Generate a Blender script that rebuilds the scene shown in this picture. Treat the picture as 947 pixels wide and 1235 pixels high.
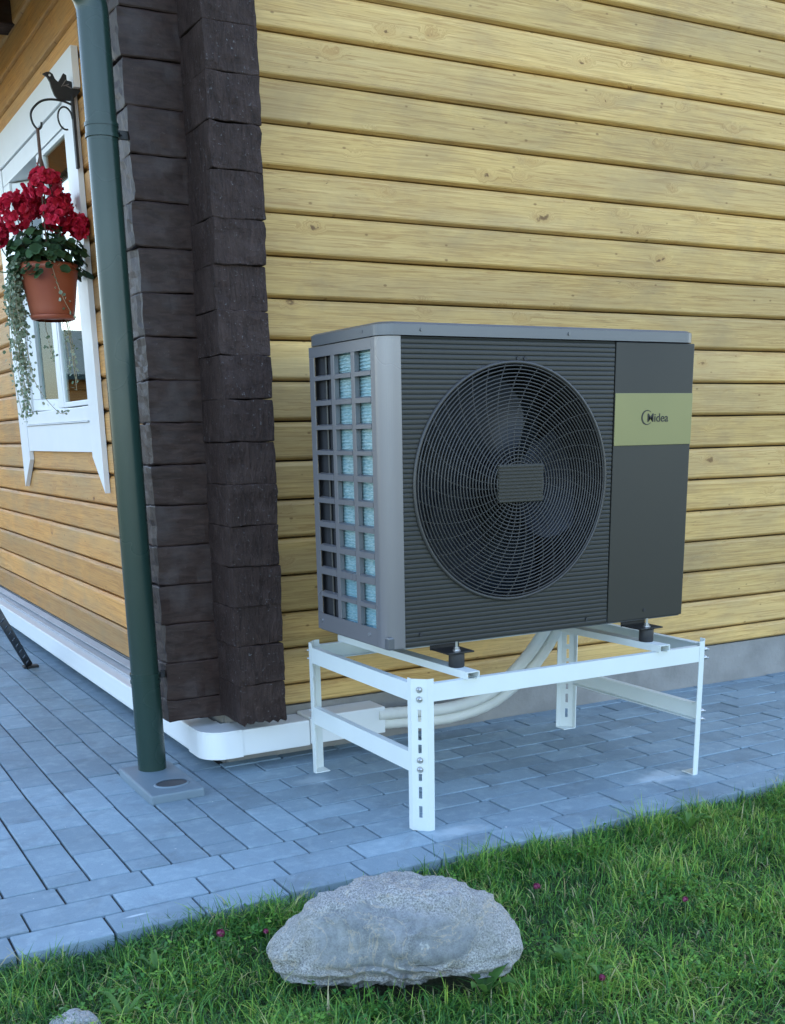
import bpy, bmesh, math, random
import numpy as np
from mathutils import Vector, Matrix, noise
from math import radians, sin, cos, pi, sqrt

for o in list(bpy.data.objects): bpy.data.objects.remove(o)
SC = bpy.context.scene
COL = SC.collection
random.seed(7)
RNG = np.random.default_rng(11)

# ------------------------------------------------------------------ camera
F, CX, CY = 1345.77, 473.5, 892.86
YAW, PIT, ROL = radians(28.6977), radians(-15.391), radians(-1.1196)
CAM = np.array([0.0, 0.0, 1.13])
_fw = np.array([sin(YAW)*cos(PIT), cos(YAW)*cos(PIT), sin(PIT)])
_r = np.array([cos(YAW), -sin(YAW), 0.0])
_u = np.cross(_r, _fw)
_right = _r*cos(ROL) + _u*sin(ROL)
_up = -_r*sin(ROL) + _u*cos(ROL)
cd = bpy.data.cameras.new('camera'); cam = bpy.data.objects.new('camera', cd); COL.objects.link(cam)
M = Matrix(((_right[0], _up[0], -_fw[0], CAM[0]), (_right[1], _up[1], -_fw[1], CAM[1]), (_right[2], _up[2], -_fw[2], CAM[2]), (0, 0, 0, 1)))
cam.matrix_world = M
cd.sensor_fit = 'HORIZONTAL'; cd.sensor_width = 36.0
cd.lens = F/947*36.0
cd.shift_x = 0.0
cd.shift_y = (CY-617.5)/947
cd.clip_start = 0.02; cd.clip_end = 500
SC.camera = cam

# ------------------------------------------------------------------ sky, sun, exposure
SUN_DIR = Vector((0.62, 0.78, 0.0)).normalized()
SUN_EL = radians(41)
w = bpy.data.worlds.new('World'); SC.world = w; w.use_nodes = True
nt = w.node_tree; nt.nodes.clear()
sky = nt.nodes.new('ShaderNodeTexSky'); sky.sky_type = 'NISHITA'; sky.sun_disc = False
sky.sun_elevation = SUN_EL; sky.sun_rotation = math.atan2(SUN_DIR.x, SUN_DIR.y)
sky.air_density = 1.0; sky.dust_density = 1.2; sky.ozone_density = 0.45
bg = nt.nodes.new('ShaderNodeBackground'); bg.inputs[1].default_value = 0.15
wo = nt.nodes.new('ShaderNodeOutputWorld')
nt.links.new(sky.outputs[0], bg.inputs[0]); nt.links.new(bg.outputs[0], wo.inputs[0])
sd = bpy.data.lights.new('sun', 'SUN'); sd.energy = 4.0; sd.angle = radians(0.5); sd.color = (1.0, 0.95, 0.86)
sun = bpy.data.objects.new('sun', sd); COL.objects.link(sun)
to_sun = Vector((SUN_DIR.x*cos(SUN_EL), SUN_DIR.y*cos(SUN_EL), sin(SUN_EL)))
sun.rotation_euler = to_sun.to_track_quat('Z', 'Y').to_euler()
sun.location = to_sun*20
SC.view_settings.view_transform = 'Standard'; SC.view_settings.look = 'None'
SC.view_settings.exposure = 2.34; SC.view_settings.gamma = 1.0
SC.view_settings.use_curve_mapping = False
try:
    SC.cycles.max_bounces = 7; SC.cycles.diffuse_bounces = 3; SC.cycles.glossy_bounces = 3; SC.cycles.transparent_max_bounces = 8
except Exception: pass

# ------------------------------------------------------------------ helpers
def tag(o, label=None, cat=None, group=None, kind=None):
    if label: o['label'] = label
    if cat: o['category'] = cat
    if group: o['group'] = group
    if kind: o['kind'] = kind
    return o

def empty(name, loc=(0, 0, 0)):
    o = bpy.data.objects.new(name, None); COL.objects.link(o); o.location = loc
    o.empty_display_size = 0.05
    return o

def link(name, me, parent=None, loc=None, rot=None):
    o = bpy.data.objects.new(name, me); COL.objects.link(o)
    if parent is not None:
        o.parent = parent
    if loc is not None: o.location = loc
    if rot is not None: o.rotation_euler = rot
    return o

def wloc(parent):
    p = Vector((0, 0, 0))
    while parent is not None:
        p += parent.location; parent = parent.parent
    return p

class MB:
    """collects geometry in world coordinates; build() links it as one mesh under its parent"""
    def __init__(s): s.v = []; s.f = []; s.sm = []
    def add(s, vs, fs, smooth=False):
        n = len(s.v); s.v.extend([tuple(v) for v in vs])
        s.f.extend([tuple(i+n for i in f) for f in fs]); s.sm.extend([smooth]*len(fs))
    def box(s, a, b, bev=0.0):
        x0, y0, z0 = a; x1, y1, z1 = b
        if bev <= 0:
            vs = [(x0,y0,z0),(x1,y0,z0),(x1,y1,z0),(x0,y1,z0),(x0,y0,z1),(x1,y0,z1),(x1,y1,z1),(x0,y1,z1)]
            s.add(vs, [(0,3,2,1),(4,5,6,7),(0,1,5,4),(1,2,6,5),(2,3,7,6),(3,0,4,7)])
        else:
            bm = bmesh.new(); bmesh.ops.create_cube(bm, size=1)
            for v in bm.verts:
                v.co = Vector(((x0+x1)/2+v.co.x*(x1-x0), (y0+y1)/2+v.co.y*(y1-y0), (z0+z1)/2+v.co.z*(z1-z0)))
            bmesh.ops.bevel(bm, geom=bm.edges[:], offset=bev, segments=2, affect='EDGES', profile=0.6)
            s.bm(bm)
        return s
    def bm(s, bm, smooth=False):
        bm.verts.index_update()
        s.add([v.co[:] for v in bm.verts], [tuple(v.index for v in f.verts) for f in bm.faces], smooth); bm.free()
    def obox(s, p, q, w, h, up=(0, 0, 1), bev=0.0):
        """bar from p to q, width w (sideways), height h (along up)"""
        p = Vector(p); q = Vector(q); d = q-p; L = d.length; d.normalize()
        side = d.cross(Vector(up)).normalized(); u2 = side.cross(d)
        m = MB(); m.box((0, -w/2, -h/2), (L, w/2, h/2), bev)
        s.add([p+d*v[0]+side*v[1]+u2*v[2] for v in m.v], m.f)
    def tube(s, pts, r, n=10, cap=True, smooth=True):
        pts = [Vector(p) for p in pts]; rr = r if hasattr(r, '__len__') else [r]*len(pts)
        rings = []; prev = None
        for i, p in enumerate(pts):
            d = (pts[min(i+1, len(pts)-1)]-pts[max(i-1, 0)]).normalized()
            if prev is None:
                a = Vector((0, 0, 1)) if abs(d.z) < .9 else Vector((1, 0, 0))
                x = d.cross(a).normalized()
            else:
                x = (prev-d*prev.dot(d)).normalized()
            prev = x; y = d.cross(x)
            rings.append([p+(x*cos(2*pi*k/n)+y*sin(2*pi*k/n))*rr[i] for k in range(n)])
        vs = [v for R in rings for v in R]; fs = []
        for i in range(len(rings)-1):
            for k in range(n): fs.append((i*n+k, i*n+(k+1) % n, (i+1)*n+(k+1) % n, (i+1)*n+k))
        s.add(vs, fs, smooth)
        if cap:
            s.add(rings[0], [tuple(range(n))[::-1]]); s.add(rings[-1], [tuple(range(n))])
        return s
    def cyl(s, p, q, r, n=16, r2=None): return s.tube([p, q], [r, r2 if r2 else r], n)
    def lathe(s, c, prof, n=24, smooth=True):
        vs = []; fs = []
        for r, z in prof:
            for k in range(n): vs.append((c[0]+r*cos(2*pi*k/n), c[1]+r*sin(2*pi*k/n), c[2]+z))
        for i in range(len(prof)-1):
            for k in range(n): fs.append((i*n+k, i*n+(k+1) % n, (i+1)*n+(k+1) % n, (i+1)*n+k))
        s.add(vs, fs, smooth)
        return s
    def prism(s, poly, fn, a, b):
        """polygon (u,v) list extruded from a to b; fn(u,v,t) -> world"""
        n = len(poly)
        s.add([fn(u, v, a) for u, v in poly]+[fn(u, v, b) for u, v in poly],
              [tuple(range(n))[::-1], tuple(range(n, 2*n))]+[(i, (i+1) % n, n+(i+1) % n, n+i) for i in range(n)])
        return s
    def mesh(s, name, mat, off=(0, 0, 0)):
        me = bpy.data.meshes.new(name)
        off = Vector(off)
        me.from_pydata([tuple(Vector(v)-off) for v in s.v], [], s.f)
        me.polygons.foreach_set('use_smooth', s.sm)
        bm = bmesh.new(); bm.from_mesh(me); bmesh.ops.recalc_face_normals(bm, faces=bm.faces[:]); bm.to_mesh(me); bm.free()
        if mat: me.materials.append(mat)
        me.update()
        return me
    def build(s, name, mat, parent=None, origin=None):
        off = Vector(origin) if origin is not None else wloc(parent)
        o = link(name, s.mesh(name, mat, off), parent)
        o.location = off - wloc(parent)
        return o

def qmesh(name, V, Fq, mat, attr=None, smooth=False):
    """fast numpy mesh; Fq faces of one size"""
    me = bpy.data.meshes.new(name); k = Fq.shape[1]
    me.vertices.add(len(V)); me.vertices.foreach_set('co', V.astype(np.float32).ravel())
    me.loops.add(Fq.size); me.loops.foreach_set('vertex_index', Fq.astype(np.int32).ravel())
    me.polygons.add(len(Fq)); me.polygons.foreach_set('loop_start', np.arange(0, Fq.size, k, dtype=np.int32))
    me.polygons.foreach_set('loop_total', np.full(len(Fq), k, dtype=np.int32))
    if smooth: me.polygons.foreach_set('use_smooth', np.ones(len(Fq), dtype=bool))
    me.update(calc_edges=True)
    if attr is not None:
        for an, av in attr.items():
            a = me.attributes.new(an, 'FLOAT', 'POINT'); a.data.foreach_set('value', av.astype(np.float32))
    me.materials.append(mat); me.validate()
    return me

def seen(p, m=40):
    d = np.array(p)-CAM; z = d@_fw
    if z < .1: return False
    x = CX+F*(d@_right)/z; y = CY-F*(d@_up)/z
    return -m < x < 947+m and -m < y < 1235+m

# ------------------------------------------------------------------ materials
class NT:
    def __init__(s, name):
        s.m = bpy.data.materials.new(name); s.m.use_nodes = True; s.t = s.m.node_tree; s.t.nodes.clear()
        s.out = s.n('ShaderNodeOutputMaterial')
    def n(s, t, **k):
        nd = s.t.nodes.new(t)
        for a, b in k.items(): setattr(nd, a, b)
        return nd
    def l(s, a, b): s.t.links.new(a, b)
    def put(s, sock, v):
        if hasattr(v, 'is_output') or isinstance(v, bpy.types.NodeSocket): s.l(v, sock)
        elif isinstance(v, (tuple, list)) and len(v) == 3 and sock.type == 'RGBA': sock.default_value = (*v, 1)
        else: sock.default_value = v
    def math(s, op, a, b=0.0, c=0.0, clamp=False):
        nd = s.n('ShaderNodeMath', operation=op, use_clamp=clamp)
        s.put(nd.inputs[0], a); s.put(nd.inputs[1], b)
        if len(nd.inputs) > 2: s.put(nd.inputs[2], c)
        return nd.outputs[0]
    def vmath(s, op, a, b):
        nd = s.n('ShaderNodeVectorMath', operation=op); s.put(nd.inputs[0], a); s.put(nd.inputs[1], b); return nd.outputs[0]
    def mix(s, f, a, b, blend='MIX'):
        nd = s.n('ShaderNodeMix', data_type='RGBA', blend_type=blend)
        s.put(nd.inputs[0], f); s.put(nd.inputs[6], a); s.put(nd.inputs[7], b); return nd.outputs[2]
    def noise(s, vec, scale=5, detail=4, rough=.5, dist=0.0):
        nd = s.n('ShaderNodeTexNoise'); s.l(vec, nd.inputs['Vector'])
        nd.inputs['Scale'].default_value = scale; nd.inputs['Detail'].default_value = detail
        nd.inputs['Roughness'].default_value = rough; nd.inputs['Distortion'].default_value = dist
        return nd.outputs[0]
    def voro(s, vec, scale=5, feature='F1', rand=1.0):
        nd = s.n('ShaderNodeTexVoronoi', feature=feature); s.l(vec, nd.inputs['Vector']); nd.inputs['Scale'].default_value = scale
        nd.inputs['Randomness'].default_value = rand
        return nd
    def ramp(s, f, stops, interp='LINEAR'):
        nd = s.n('ShaderNodeValToRGB'); nd.color_ramp.interpolation = interp; s.put(nd.inputs[0], f)
        e = nd.color_ramp.elements
        while len(e) > 1: e.remove(e[0])
        for i, (p, c) in enumerate(stops):
            el = e[0] if i == 0 else e.new(p)
            el.position = p
            el.color = (c, c, c, 1) if not hasattr(c, '__len__') else (*c, 1)
        return nd.outputs[0]
    def scale(s, vec, sc): return s.vmath('MULTIPLY', vec, sc)
    def obj(s, rnd=True):
        tc = s.n('ShaderNodeTexCoord').outputs['Object']
        if not rnd: return tc
        oi = s.n('ShaderNodeObjectInfo'); s.rand = oi.outputs['Random']
        nd = s.n('ShaderNodeVectorMath', operation='SCALE'); nd.inputs[0].default_value = (37.1, 11.3, 23.7); s.l(s.rand, nd.inputs[3])
        return s.vmath('ADD', tc, nd.outputs[0])
    def world(s): return s.n('ShaderNodeNewGeometry').outputs['Position']
    def bump(s, h, strength=.3, dist=.01, base=None):
        nd = s.n('ShaderNodeBump'); nd.inputs['Strength'].default_value = strength; nd.inputs['Distance'].default_value = dist
        s.l(h, nd.inputs['Height'])
        if base is not None: s.l(base, nd.inputs['Normal'])
        return nd.outputs[0]
    def fin(s, col, rough=.6, metal=0.0, spec=.5, normal=None, **kw):
        b = s.n('ShaderNodeBsdfPrincipled'); s.put(b.inputs['Base Color'], col); s.put(b.inputs['Roughness'], rough)
        s.put(b.inputs['Metallic'], metal); b.inputs['Specular IOR Level'].default_value = spec
        if normal is not None: s.l(normal, b.inputs['Normal'])
        for k, v in kw.items(): s.put(b.inputs[k], v)
        s.l(b.outputs[0], s.out.inputs[0]); s.b = b
        return s.m

def wood_mat(name, light, dark, grey, gamt):
    t = NT(name); v = t.obj()
    sep = t.n('ShaderNodeSeparateXYZ'); t.l(v, sep.inputs[0])
    kv = t.n('ShaderNodeCombineXYZ'); t.l(t.math('MULTIPLY', sep.outputs[0], 4.6), kv.inputs[0]); t.l(t.math('MULTIPLY', sep.outputs[2], 10.5), kv.inputs[1])
    kv.inputs[2].default_value = 0
    wob = t.noise(t.scale(v, (45, 45, 45)), 1, 3)
    kvv = t.vmath('ADD', kv.outputs[0], t.scale(t.mix(.5, wob, wob), (.34, .34, 0)))
    vo = t.voro(kvv, 1.0); d = vo.outputs['Distance']
    cs = t.n('ShaderNodeSeparateColor'); t.l(vo.outputs['Color'], cs.inputs[0])
    ok = t.math('GREATER_THAN', cs.outputs[0], .36)
    size = t.math('MULTIPLY_ADD', t.math('POWER', cs.outputs[1], 2.5), .12, .024)
    dn = t.math('DIVIDE', d, size)
    knot = t.math('MULTIPLY', t.ramp(dn, [(0, 1), (.5, .95), (.8, .6), (1, 0)]), ok)
    halo = t.math('MULTIPLY', t.ramp(d, [(0, 1), (.3, 0)], 'EASE'), ok)
    gz = t.math('MULTIPLY_ADD', halo, .055, sep.outputs[2])
    gv = t.n('ShaderNodeCombineXYZ'); t.l(sep.outputs[0], gv.inputs[0]); t.l(sep.outputs[1], gv.inputs[1]); t.l(gz, gv.inputs[2])
    g1 = t.noise(t.scale(gv.outputs[0], (1.2, 34, 55)), 1, 6, .62, 1.1)
    g2 = t.noise(t.scale(gv.outputs[0], (5, 150, 170)), 1, 3, .6, .2)
    big = t.noise(t.scale(v, (.9, 3, 5)), 1, 3)
    ring = t.ramp(g1, [(.36, 0), (.5, .55), (.54, .2), (.66, 1)])
    c = t.mix(t.math('MULTIPLY', ring, .85), light, dark)
    c = t.mix(t.math('MULTIPLY', t.ramp(g2, [(.42, 0), (.66, 1)]), .55), c, dark)
    c = t.mix(t.math('MULTIPLY', t.ramp(big, [(.42, 0), (.66, 1)]), gamt), c, grey)
    g3 = t.noise(t.scale(gv.outputs[0], (2.2, 50, 88)), 1, 4, .65, 1.6)
    c = t.mix(t.math('MULTIPLY', t.ramp(g3, [(.52, 0), (.60, 1), (.66, .2)]), .6), c, (dark[0]*.72, dark[1]*.62, dark[2]*.6))
    wst = t.noise(t.scale(t.world(), (2.6, 2.6, 5.0)), 1, 5, .65, .5)
    c = t.mix(t.math('MULTIPLY', t.ramp(wst, [(.46, 0), (.70, 1)]), .42), c, (.30, .205, .105))
    pk = t.voro(t.scale(v, (22, 1, 40)), 1.0); pc = t.n('ShaderNodeSeparateColor'); t.l(pk.outputs['Color'], pc.inputs[0])
    pin = t.math('MULTIPLY', t.ramp(pk.outputs['Distance'], [(.10, 1), (.2, 0)]), t.math('GREATER_THAN', pc.outputs[0], .9))
    c = t.mix(t.math('MULTIPLY', pin, .7), c, (dark[0]*.4, dark[1]*.32, dark[2]*.3))
    c = t.mix(t.math('MULTIPLY', t.ramp(halo, [(0, 0), (1, 1)]), .3), c, (dark[0]*.85, dark[1]*.7, dark[2]*.6))
    c = t.mix(t.math('MULTIPLY', knot, .92), c, (dark[0]*.30, dark[1]*.24, dark[2]*.25))
    # cracks that follow the fibre
    ck = t.noise(t.scale(gv.outputs[0], (1.6, 10, 60)), 1, 2, .5, .5)
    crack = t.ramp(ck, [(.497, 0), (.5, 1), (.503, 0)])
    crm = t.math('MULTIPLY', crack, t.ramp(t.noise(t.scale(v, (1.3, 2, 6)), 1, 2), [(.52, 0), (.6, 1)]))
    c = t.mix(t.math('MULTIPLY', crm, .6), c, (dark[0]*.25, dark[1]*.22, dark[2]*.22))
    # stain run-off collected along the chamfers
    val = t.math('MULTIPLY_ADD', t.rand, .36, .82)
    hs = t.n('ShaderNodeHueSaturation'); t.l(c, hs.inputs['Color']); t.l(val, hs.inputs['Value'])
    h = t.math('SUBTRACT', t.math('MULTIPLY_ADD', g2, .35, t.math('MULTIPLY', g1, .5)), t.math('MULTIPLY', crm, .8))
    return t.fin(hs.outputs[0], t.math('MULTIPLY_ADD', g1, .25, .45), spec=.35, normal=t.bump(h, .35, .004))

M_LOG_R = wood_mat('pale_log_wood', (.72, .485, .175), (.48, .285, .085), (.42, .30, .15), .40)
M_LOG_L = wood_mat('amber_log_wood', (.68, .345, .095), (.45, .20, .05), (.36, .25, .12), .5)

def simple(name, col, rough=.5, metal=0., nscale=40, namt=.12, bump=.05, bdist=.002, spec=.5, wear=None):
    t = NT(name); v = t.obj()
    n1 = t.noise(v, nscale, 5, .6); n2 = t.noise(v, nscale*.09+2, 3)
    dk = tuple(x*.62 for x in col)
    c = t.mix(t.math('MULTIPLY', t.ramp(n2, [(.3, 0), (.75, 1)], 'EASE'), namt*2), col, dk)
    c = t.mix(t.math('MULTIPLY', n1, namt), c, dk)
    if wear: c = t.mix(t.math('MULTIPLY', t.ramp(n2, [(.55, 0), (.62, 1)]), wear[1]), c, wear[0])
    return t.fin(c, t.math('MULTIPLY_ADD', n2, .2, rough-.1), metal, spec, t.bump(n1, bump, bdist) if bump else None)

def dark_log_mat():
    t = NT('dark_brown_stained_wood'); v = t.obj()
    g = t.noise(t.scale(v, (14, 60, 60)), 1, 5, .65, .6)
    r = t.noise(v, 9, 4); f = t.noise(v, 120, 3, .6)
    c = t.mix(t.ramp(g, [(.35, 0), (.7, 1)]), (.022, .011, .008), (.050, .028, .022))
    c = t.mix(t.math('MULTIPLY', t.ramp(r, [(.5, 0), (.75, 1)]), .5), c, (.085, .070, .068))
    c = t.mix(t.ramp(f, [(.68, 0), (.76, .35)]), c, (.17, .16, .155))
    h = t.math('ADD', t.math('MULTIPLY', g, .8), t.math('MULTIPLY', f, .4))
    return t.fin(c, .55, spec=.3, normal=t.bump(h, .45, .004))
M_DARK = dark_log_mat()

def end_grain_mat():
    t = NT('sawn_dark_end_grain'); v = t.obj()
    w_ = t.noise(t.scale(v, (70, 70, 14)), 1, 4, .7, 1.2); f = t.noise(v, 95, 3, .7); r = t.noise(v, 10, 3)
    c = t.mix(t.ramp(w_, [(.35, 0), (.7, 1)]), (.021, .0115, .009), (.052, .031, .026))
    c = t.mix(t.ramp(f, [(.63, 0), (.72, .6)]), c, (.21, .205, .215))
    c = t.mix(t.math('MULTIPLY', t.ramp(r, [(.5, 0), (.7, 1)]), .35), c, (.09, .06, .052))
    h = t.math('ADD', w_, t.math('MULTIPLY', f, .5))
    return t.fin(c, .66, spec=.25, normal=t.bump(h, .9, .010))
M_END = end_grain_mat()

def paver_mat():
    t = NT('grey_concrete_paver'); v = t.obj(); wv = t.world()
    f = t.noise(v, 260, 4, .7); b = t.noise(wv, 2.2, 4, .6); m_ = t.noise(v, 22, 4, .6)
    c = t.mix(f, (.155, .225, .275), (.31, .415, .475))
    c = t.mix(t.math('MULTIPLY', t.ramp(b, [(.4, 0), (.7, 1)]), .45), c, (.155, .21, .245))
    c = t.mix(t.math('MULTIPLY', t.ramp(m_, [(.5, 0), (.75, 1)]), .4), c, (.40, .50, .54))
    val = t.math('MULTIPLY_ADD', t.rand, .30, .83)
    hs = t.n('ShaderNodeHueSaturation'); t.l(c, hs.inputs['Color']); t.l(val, hs.inputs['Value'])
    # drilling dust near the front feet of the stand and lime marks
    def spot(x, y, rx, ry):
        d = t.vmath('SUBTRACT', wv, (x, y, 0)); d = t.vmath('MULTIPLY', d, (1/rx, 1/ry, 0))
        ln = t.n('ShaderNodeVectorMath', operation='LENGTH'); t.l(d, ln.inputs[0])
        return t.ramp(t.math('ADD', ln.outputs['Value'], t.math('MULTIPLY', t.math('SUBTRACT', t.noise(wv, 18, 4), .5), 1.0)), [(.25, 1), (.95, 0)], 'EASE')
    s = t.math('MAXIMUM', spot(2.52, 2.71, .17, .085), t.math('MAXIMUM', t.math('MULTIPLY', spot(1.66, 2.62, .13, .05), .55), spot(.655, 2.528, .045, .008)))
    s = t.math('MAXIMUM', s, t.math('MULTIPLY', spot(1.50, 3.30, .09, .07), .4))
    c2 = t.mix(t.math('MULTIPLY', s, .85), hs.outputs[0], (.55, .64, .68))
    dirt = t.ramp(t.noise(wv, 6.5, 6, .7, .6), [(.52, 0), (.72, 1)]); c2 = t.mix(t.math('MULTIPLY', dirt, .38), c2, (.10, .115, .12))
    sp = t.ramp(t.noise(wv, 60, 2), [(.745, 0), (.76, .7)])
    c2 = t.mix(sp, c2, (.6, .6, .6))
    return t.fin(c2, .72, spec=.4, normal=t.bump(t.math('ADD', f, m_), .5, .004))
M_PAVER = paver_mat()
M_SAND = simple('dark_joint_sand', (.030, .030, .03), .9, nscale=200, namt=.4, bump=.5, wear=((.035, .05, .02), .8))
M_CONC = simple('rough_concrete', (.30, .29, .27), .85, nscale=60, namt=.35, bump=.5, bdist=.006)
M_WHITE = simple('white_window_paint', (.80, .80, .79), .4, nscale=25, namt=.07, bump=.08)
M_TRUNK = simple('white_plastic_trunking', (.78, .80, .79), .35, nscale=12, namt=.05, bump=0)
M_STAND = simple('cream_powder_coat', (.70, .745, .72), .36, nscale=90, namt=.05, bump=.06, bdist=.001)
M_ZINC = simple('zinc_plated_steel', (.55, .56, .58), .32, .9, namt=.15)
M_GREEN = simple('dark_green_pipe_paint', (.018, .042, .033), .27, nscale=9, namt=.22, bump=.03, spec=.42)
M_BLACK = simple('black_rubber', (.02, .02, .022), .55, namt=.2)
M_BLACKM = simple('black_coated_steel', (.012, .012, .014), .35, namt=.2)
M_FLASH = simple('grey_flashing', (.42, .43, .44), .5, .2, namt=.2)
M_GULLY = simple('grey_gully_plastic', (.17, .23, .27), .5, namt=.25, nscale=30)
M_CASE = simple('charcoal_case_paint', (.20, .195, .205), .3, .35, nscale=6, namt=.03, bump=0)
M_LID = simple('grey_lid_paint', (.12, .125, .135), .32, .3, nscale=6, namt=.04, bump=0)
M_FRONT = simple('dark_front_panel', (.021, .0205, .0165), .46, .05, nscale=5, namt=.05, bump=0)
M_GRILLE = simple('dark_grille_plastic', (.050, .047, .044), .4, namt=.1, bump=0)
M_FAN = simple('black_fan_plastic', (.022, .026, .036), .35, namt=.1, bump=0)
M_CAVITY = simple('dark_cavity', (.014, .015, .019), .7, namt=.2, bump=0)
M_LABEL = simple('olive_gold_label', (.23, .215, .085), .4, .15, nscale=10, namt=.04, bump=0)
M_PRINT = simple('black_print', (.008, .008, .008), .5, namt=.1, bump=0)
M_PIPE = simple('white_pipe_insulation', (.74, .74, .68), .6, nscale=60, namt=.15, bump=.3)
M_ROOF = simple('brown_roof_sheet', (.05, .03, .025), .5)
M_TERRA = simple('terracotta_plastic', (.36, .095, .05), .42, nscale=14, namt=.15, bump=.05)
M_IRON = simple('dark_cast_iron', (.022, .022, .022), .6, namt=.3, bump=.3)
M_CORD = simple('brown_hanging_cord', (.13, .075, .055), .8)
M_STEM = simple('pale_dry_stem', (.42, .36, .24), .8)
M_BIRDEYE = simple('pale_sky_coloured_eye', (.8, .8, .8), .5)

def coil_mat():
    t = NT('sky_tinted_coated_fins'); v = t.obj(False)  # blue-green coating, with the sky's reflection mixed into the colour
    w_ = t.noise(t.scale(v, (60, 60, 260)), 1, 3); b = t.noise(v, 5, 3)
    c = t.mix(t.ramp(w_, [(.35, 0), (.65, 1)]), (.17, .33, .37), (.44, .58, .60))
    c = t.mix(t.math('MULTIPLY', t.ramp(b, [(.4, 0), (.65, 1)]), .5), c, (.18, .38, .46))
    return t.fin(c, .35, .3)
M_COIL = coil_mat()

def leaf_mat(name, c1, c2, tr=.3, rough=.5, attr='tint'):
    t = NT(name); a = t.n('ShaderNodeAttribute', attribute_name=attr).outputs['Fac']
    c = t.mix(a, c1, c2)
    t.fin(c, rough, spec=.35)
    tb = t.n('ShaderNodeBsdfTranslucent'); t.l(c, tb.inputs[0])
    mx = t.n('ShaderNodeMixShader'); mx.inputs[0].default_value = tr
    t.l(t.b.outputs[0], mx.inputs[1]); t.l(tb.outputs[0], mx.inputs[2]); t.l(mx.outputs[0], t.out.inputs[0])
    return t.m

def grass_mat():
    t = NT('lawn_grass'); a = t.n('ShaderNodeAttribute', attribute_name='tint').outputs['Fac']
    c = t.ramp(a, [(0, (.018, .070, .018)), (.35, (.060, .20, .034)), (.6, (.16, .36, .05)), (.9, (.40, .54, .09)), (.94, (.42, .38, .17)), (1, (.52, .45, .25))])
    t.fin(c, .45, spec=.4)
    tb = t.n('ShaderNodeBsdfTranslucent'); t.l(c, tb.inputs[0])
    mx = t.n('ShaderNodeMixShader'); mx.inputs[0].default_value = .35
    t.l(t.b.outputs[0], mx.inputs[1]); t.l(tb.outputs[0], mx.inputs[2]); t.l(mx.outputs[0], t.out.inputs[0])
    return t.m
M_GRASS = grass_mat()
M_SOIL = NT('lawn_ground')
_v = M_SOIL.world(); _c = M_SOIL.mix(M_SOIL.noise(_v, 30, 5, .7), (.018, .022, .010), (.045, .062, .02))
M_SOIL = M_SOIL.fin(_c, .95, normal=M_SOIL.bump(M_SOIL.noise(_v, 90, 4), .8, .02))

def glass_mat():
    t = NT('window_glass')
    g = t.n('ShaderNodeBsdfGlossy'); g.inputs['Roughness'].default_value = .02; g.inputs['Color'].default_value = (.95, 1, .99, 1)
    tr = t.n('ShaderNodeBsdfTransparent'); tr.inputs[0].default_value = (.86, .9, .89, 1)
    fr = t.n('ShaderNodeFresnel'); fr.inputs[0].default_value = 1.5
    mx = t.n('ShaderNodeMixShader'); t.l(t.math('MULTIPLY_ADD', fr.outputs[0], 1.2, .03, clamp=True), mx.inputs[0])
    t.l(tr.outputs[0], mx.inputs[1]); t.l(g.outputs[0], mx.inputs[2]); t.l(mx.outputs[0], t.out.inputs[0])
    return t.m
M_GLASS = glass_mat()

def rock_mat():
    t = NT('grey_granite_boulder'); v = t.obj(False)
    a = t.n('ShaderNodeAttribute', attribute_name='smoothface').outputs['Fac']
    f = t.noise(v, 240, 3, .75); sp = t.voro(v, 130).outputs['Distance']; b = t.noise(v, 9, 5, .6, .4); b2 = t.noise(v, 3.3, 3)
    rough_c = t.mix(t.ramp(f, [(.36, 0), (.62, 1)]), (.15, .15, .15), (.58, .57, .54))
    rough_c = t.mix(t.math('MULTIPLY', t.ramp(b, [(.4, 0), (.62, 1)]), .6), rough_c, (.30, .295, .275))
    rough_c = t.mix(t.math('MULTIPLY', t.ramp(sp, [(.12, 1), (.28, 0)]), .55), rough_c, (.06, .06, .062))
    sm_c = t.mix(t.ramp(b, [(.36, 0), (.62, 1)]), (.17, .195, .215), (.43, .44, .43))
    sm_c = t.mix(t.math('MULTIPLY', t.ramp(b2, [(.46, 0), (.6, 1)]), .35), sm_c, (.11, .13, .17))
    sm_c = t.mix(t.ramp(t.noise(v, 70, 5, .7), [(.45, 0), (.62, .38)]), sm_c, (.10, .105, .115))
    lich = t.ramp(t.noise(v, 30, 3), [(.675, 0), (.70, 1)])
    sm_c = t.mix(t.math('MULTIPLY', lich, .8), sm_c, (.58, .58, .54))
    k = t.math('MULTIPLY', t.math('MULTIPLY_ADD', t.math('SUBTRACT', t.noise(v, 16, 6, .65), .5), 2.6, a, clamp=True), t.math('MULTIPLY_ADD', a, .55, .30))
    c = t.mix(k, rough_c, sm_c); c = t.mix(1.0, c, (.80, .82, .83), 'MULTIPLY')
    vein = t.ramp(t.noise(v, 7, 5, .6, 1.5), [(.485, 0), (.5, .6), (.515, 0)]); c = t.mix(vein, c, (.45, .38, .28))
    h = t.math('ADD', t.math('MULTIPLY', f, .7), b)
    return t.fin(c, .75, spec=.3, normal=t.bump(h, .7, .006))
M_ROCK = rock_mat()

# ================================================================== ground
LAWN_Z = -0.045
m = MB(); n = 24
m.add([(-200, -200, LAWN_Z-.012), (200, -200, LAWN_Z-.012), (200, 200, LAWN_Z-.012), (-200, 200, LAWN_Z-.012)], [(0, 1, 2, 3)])
lawn = m.build('lawn_ground', M_SOIL); tag(lawn, kind='structure')

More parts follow.
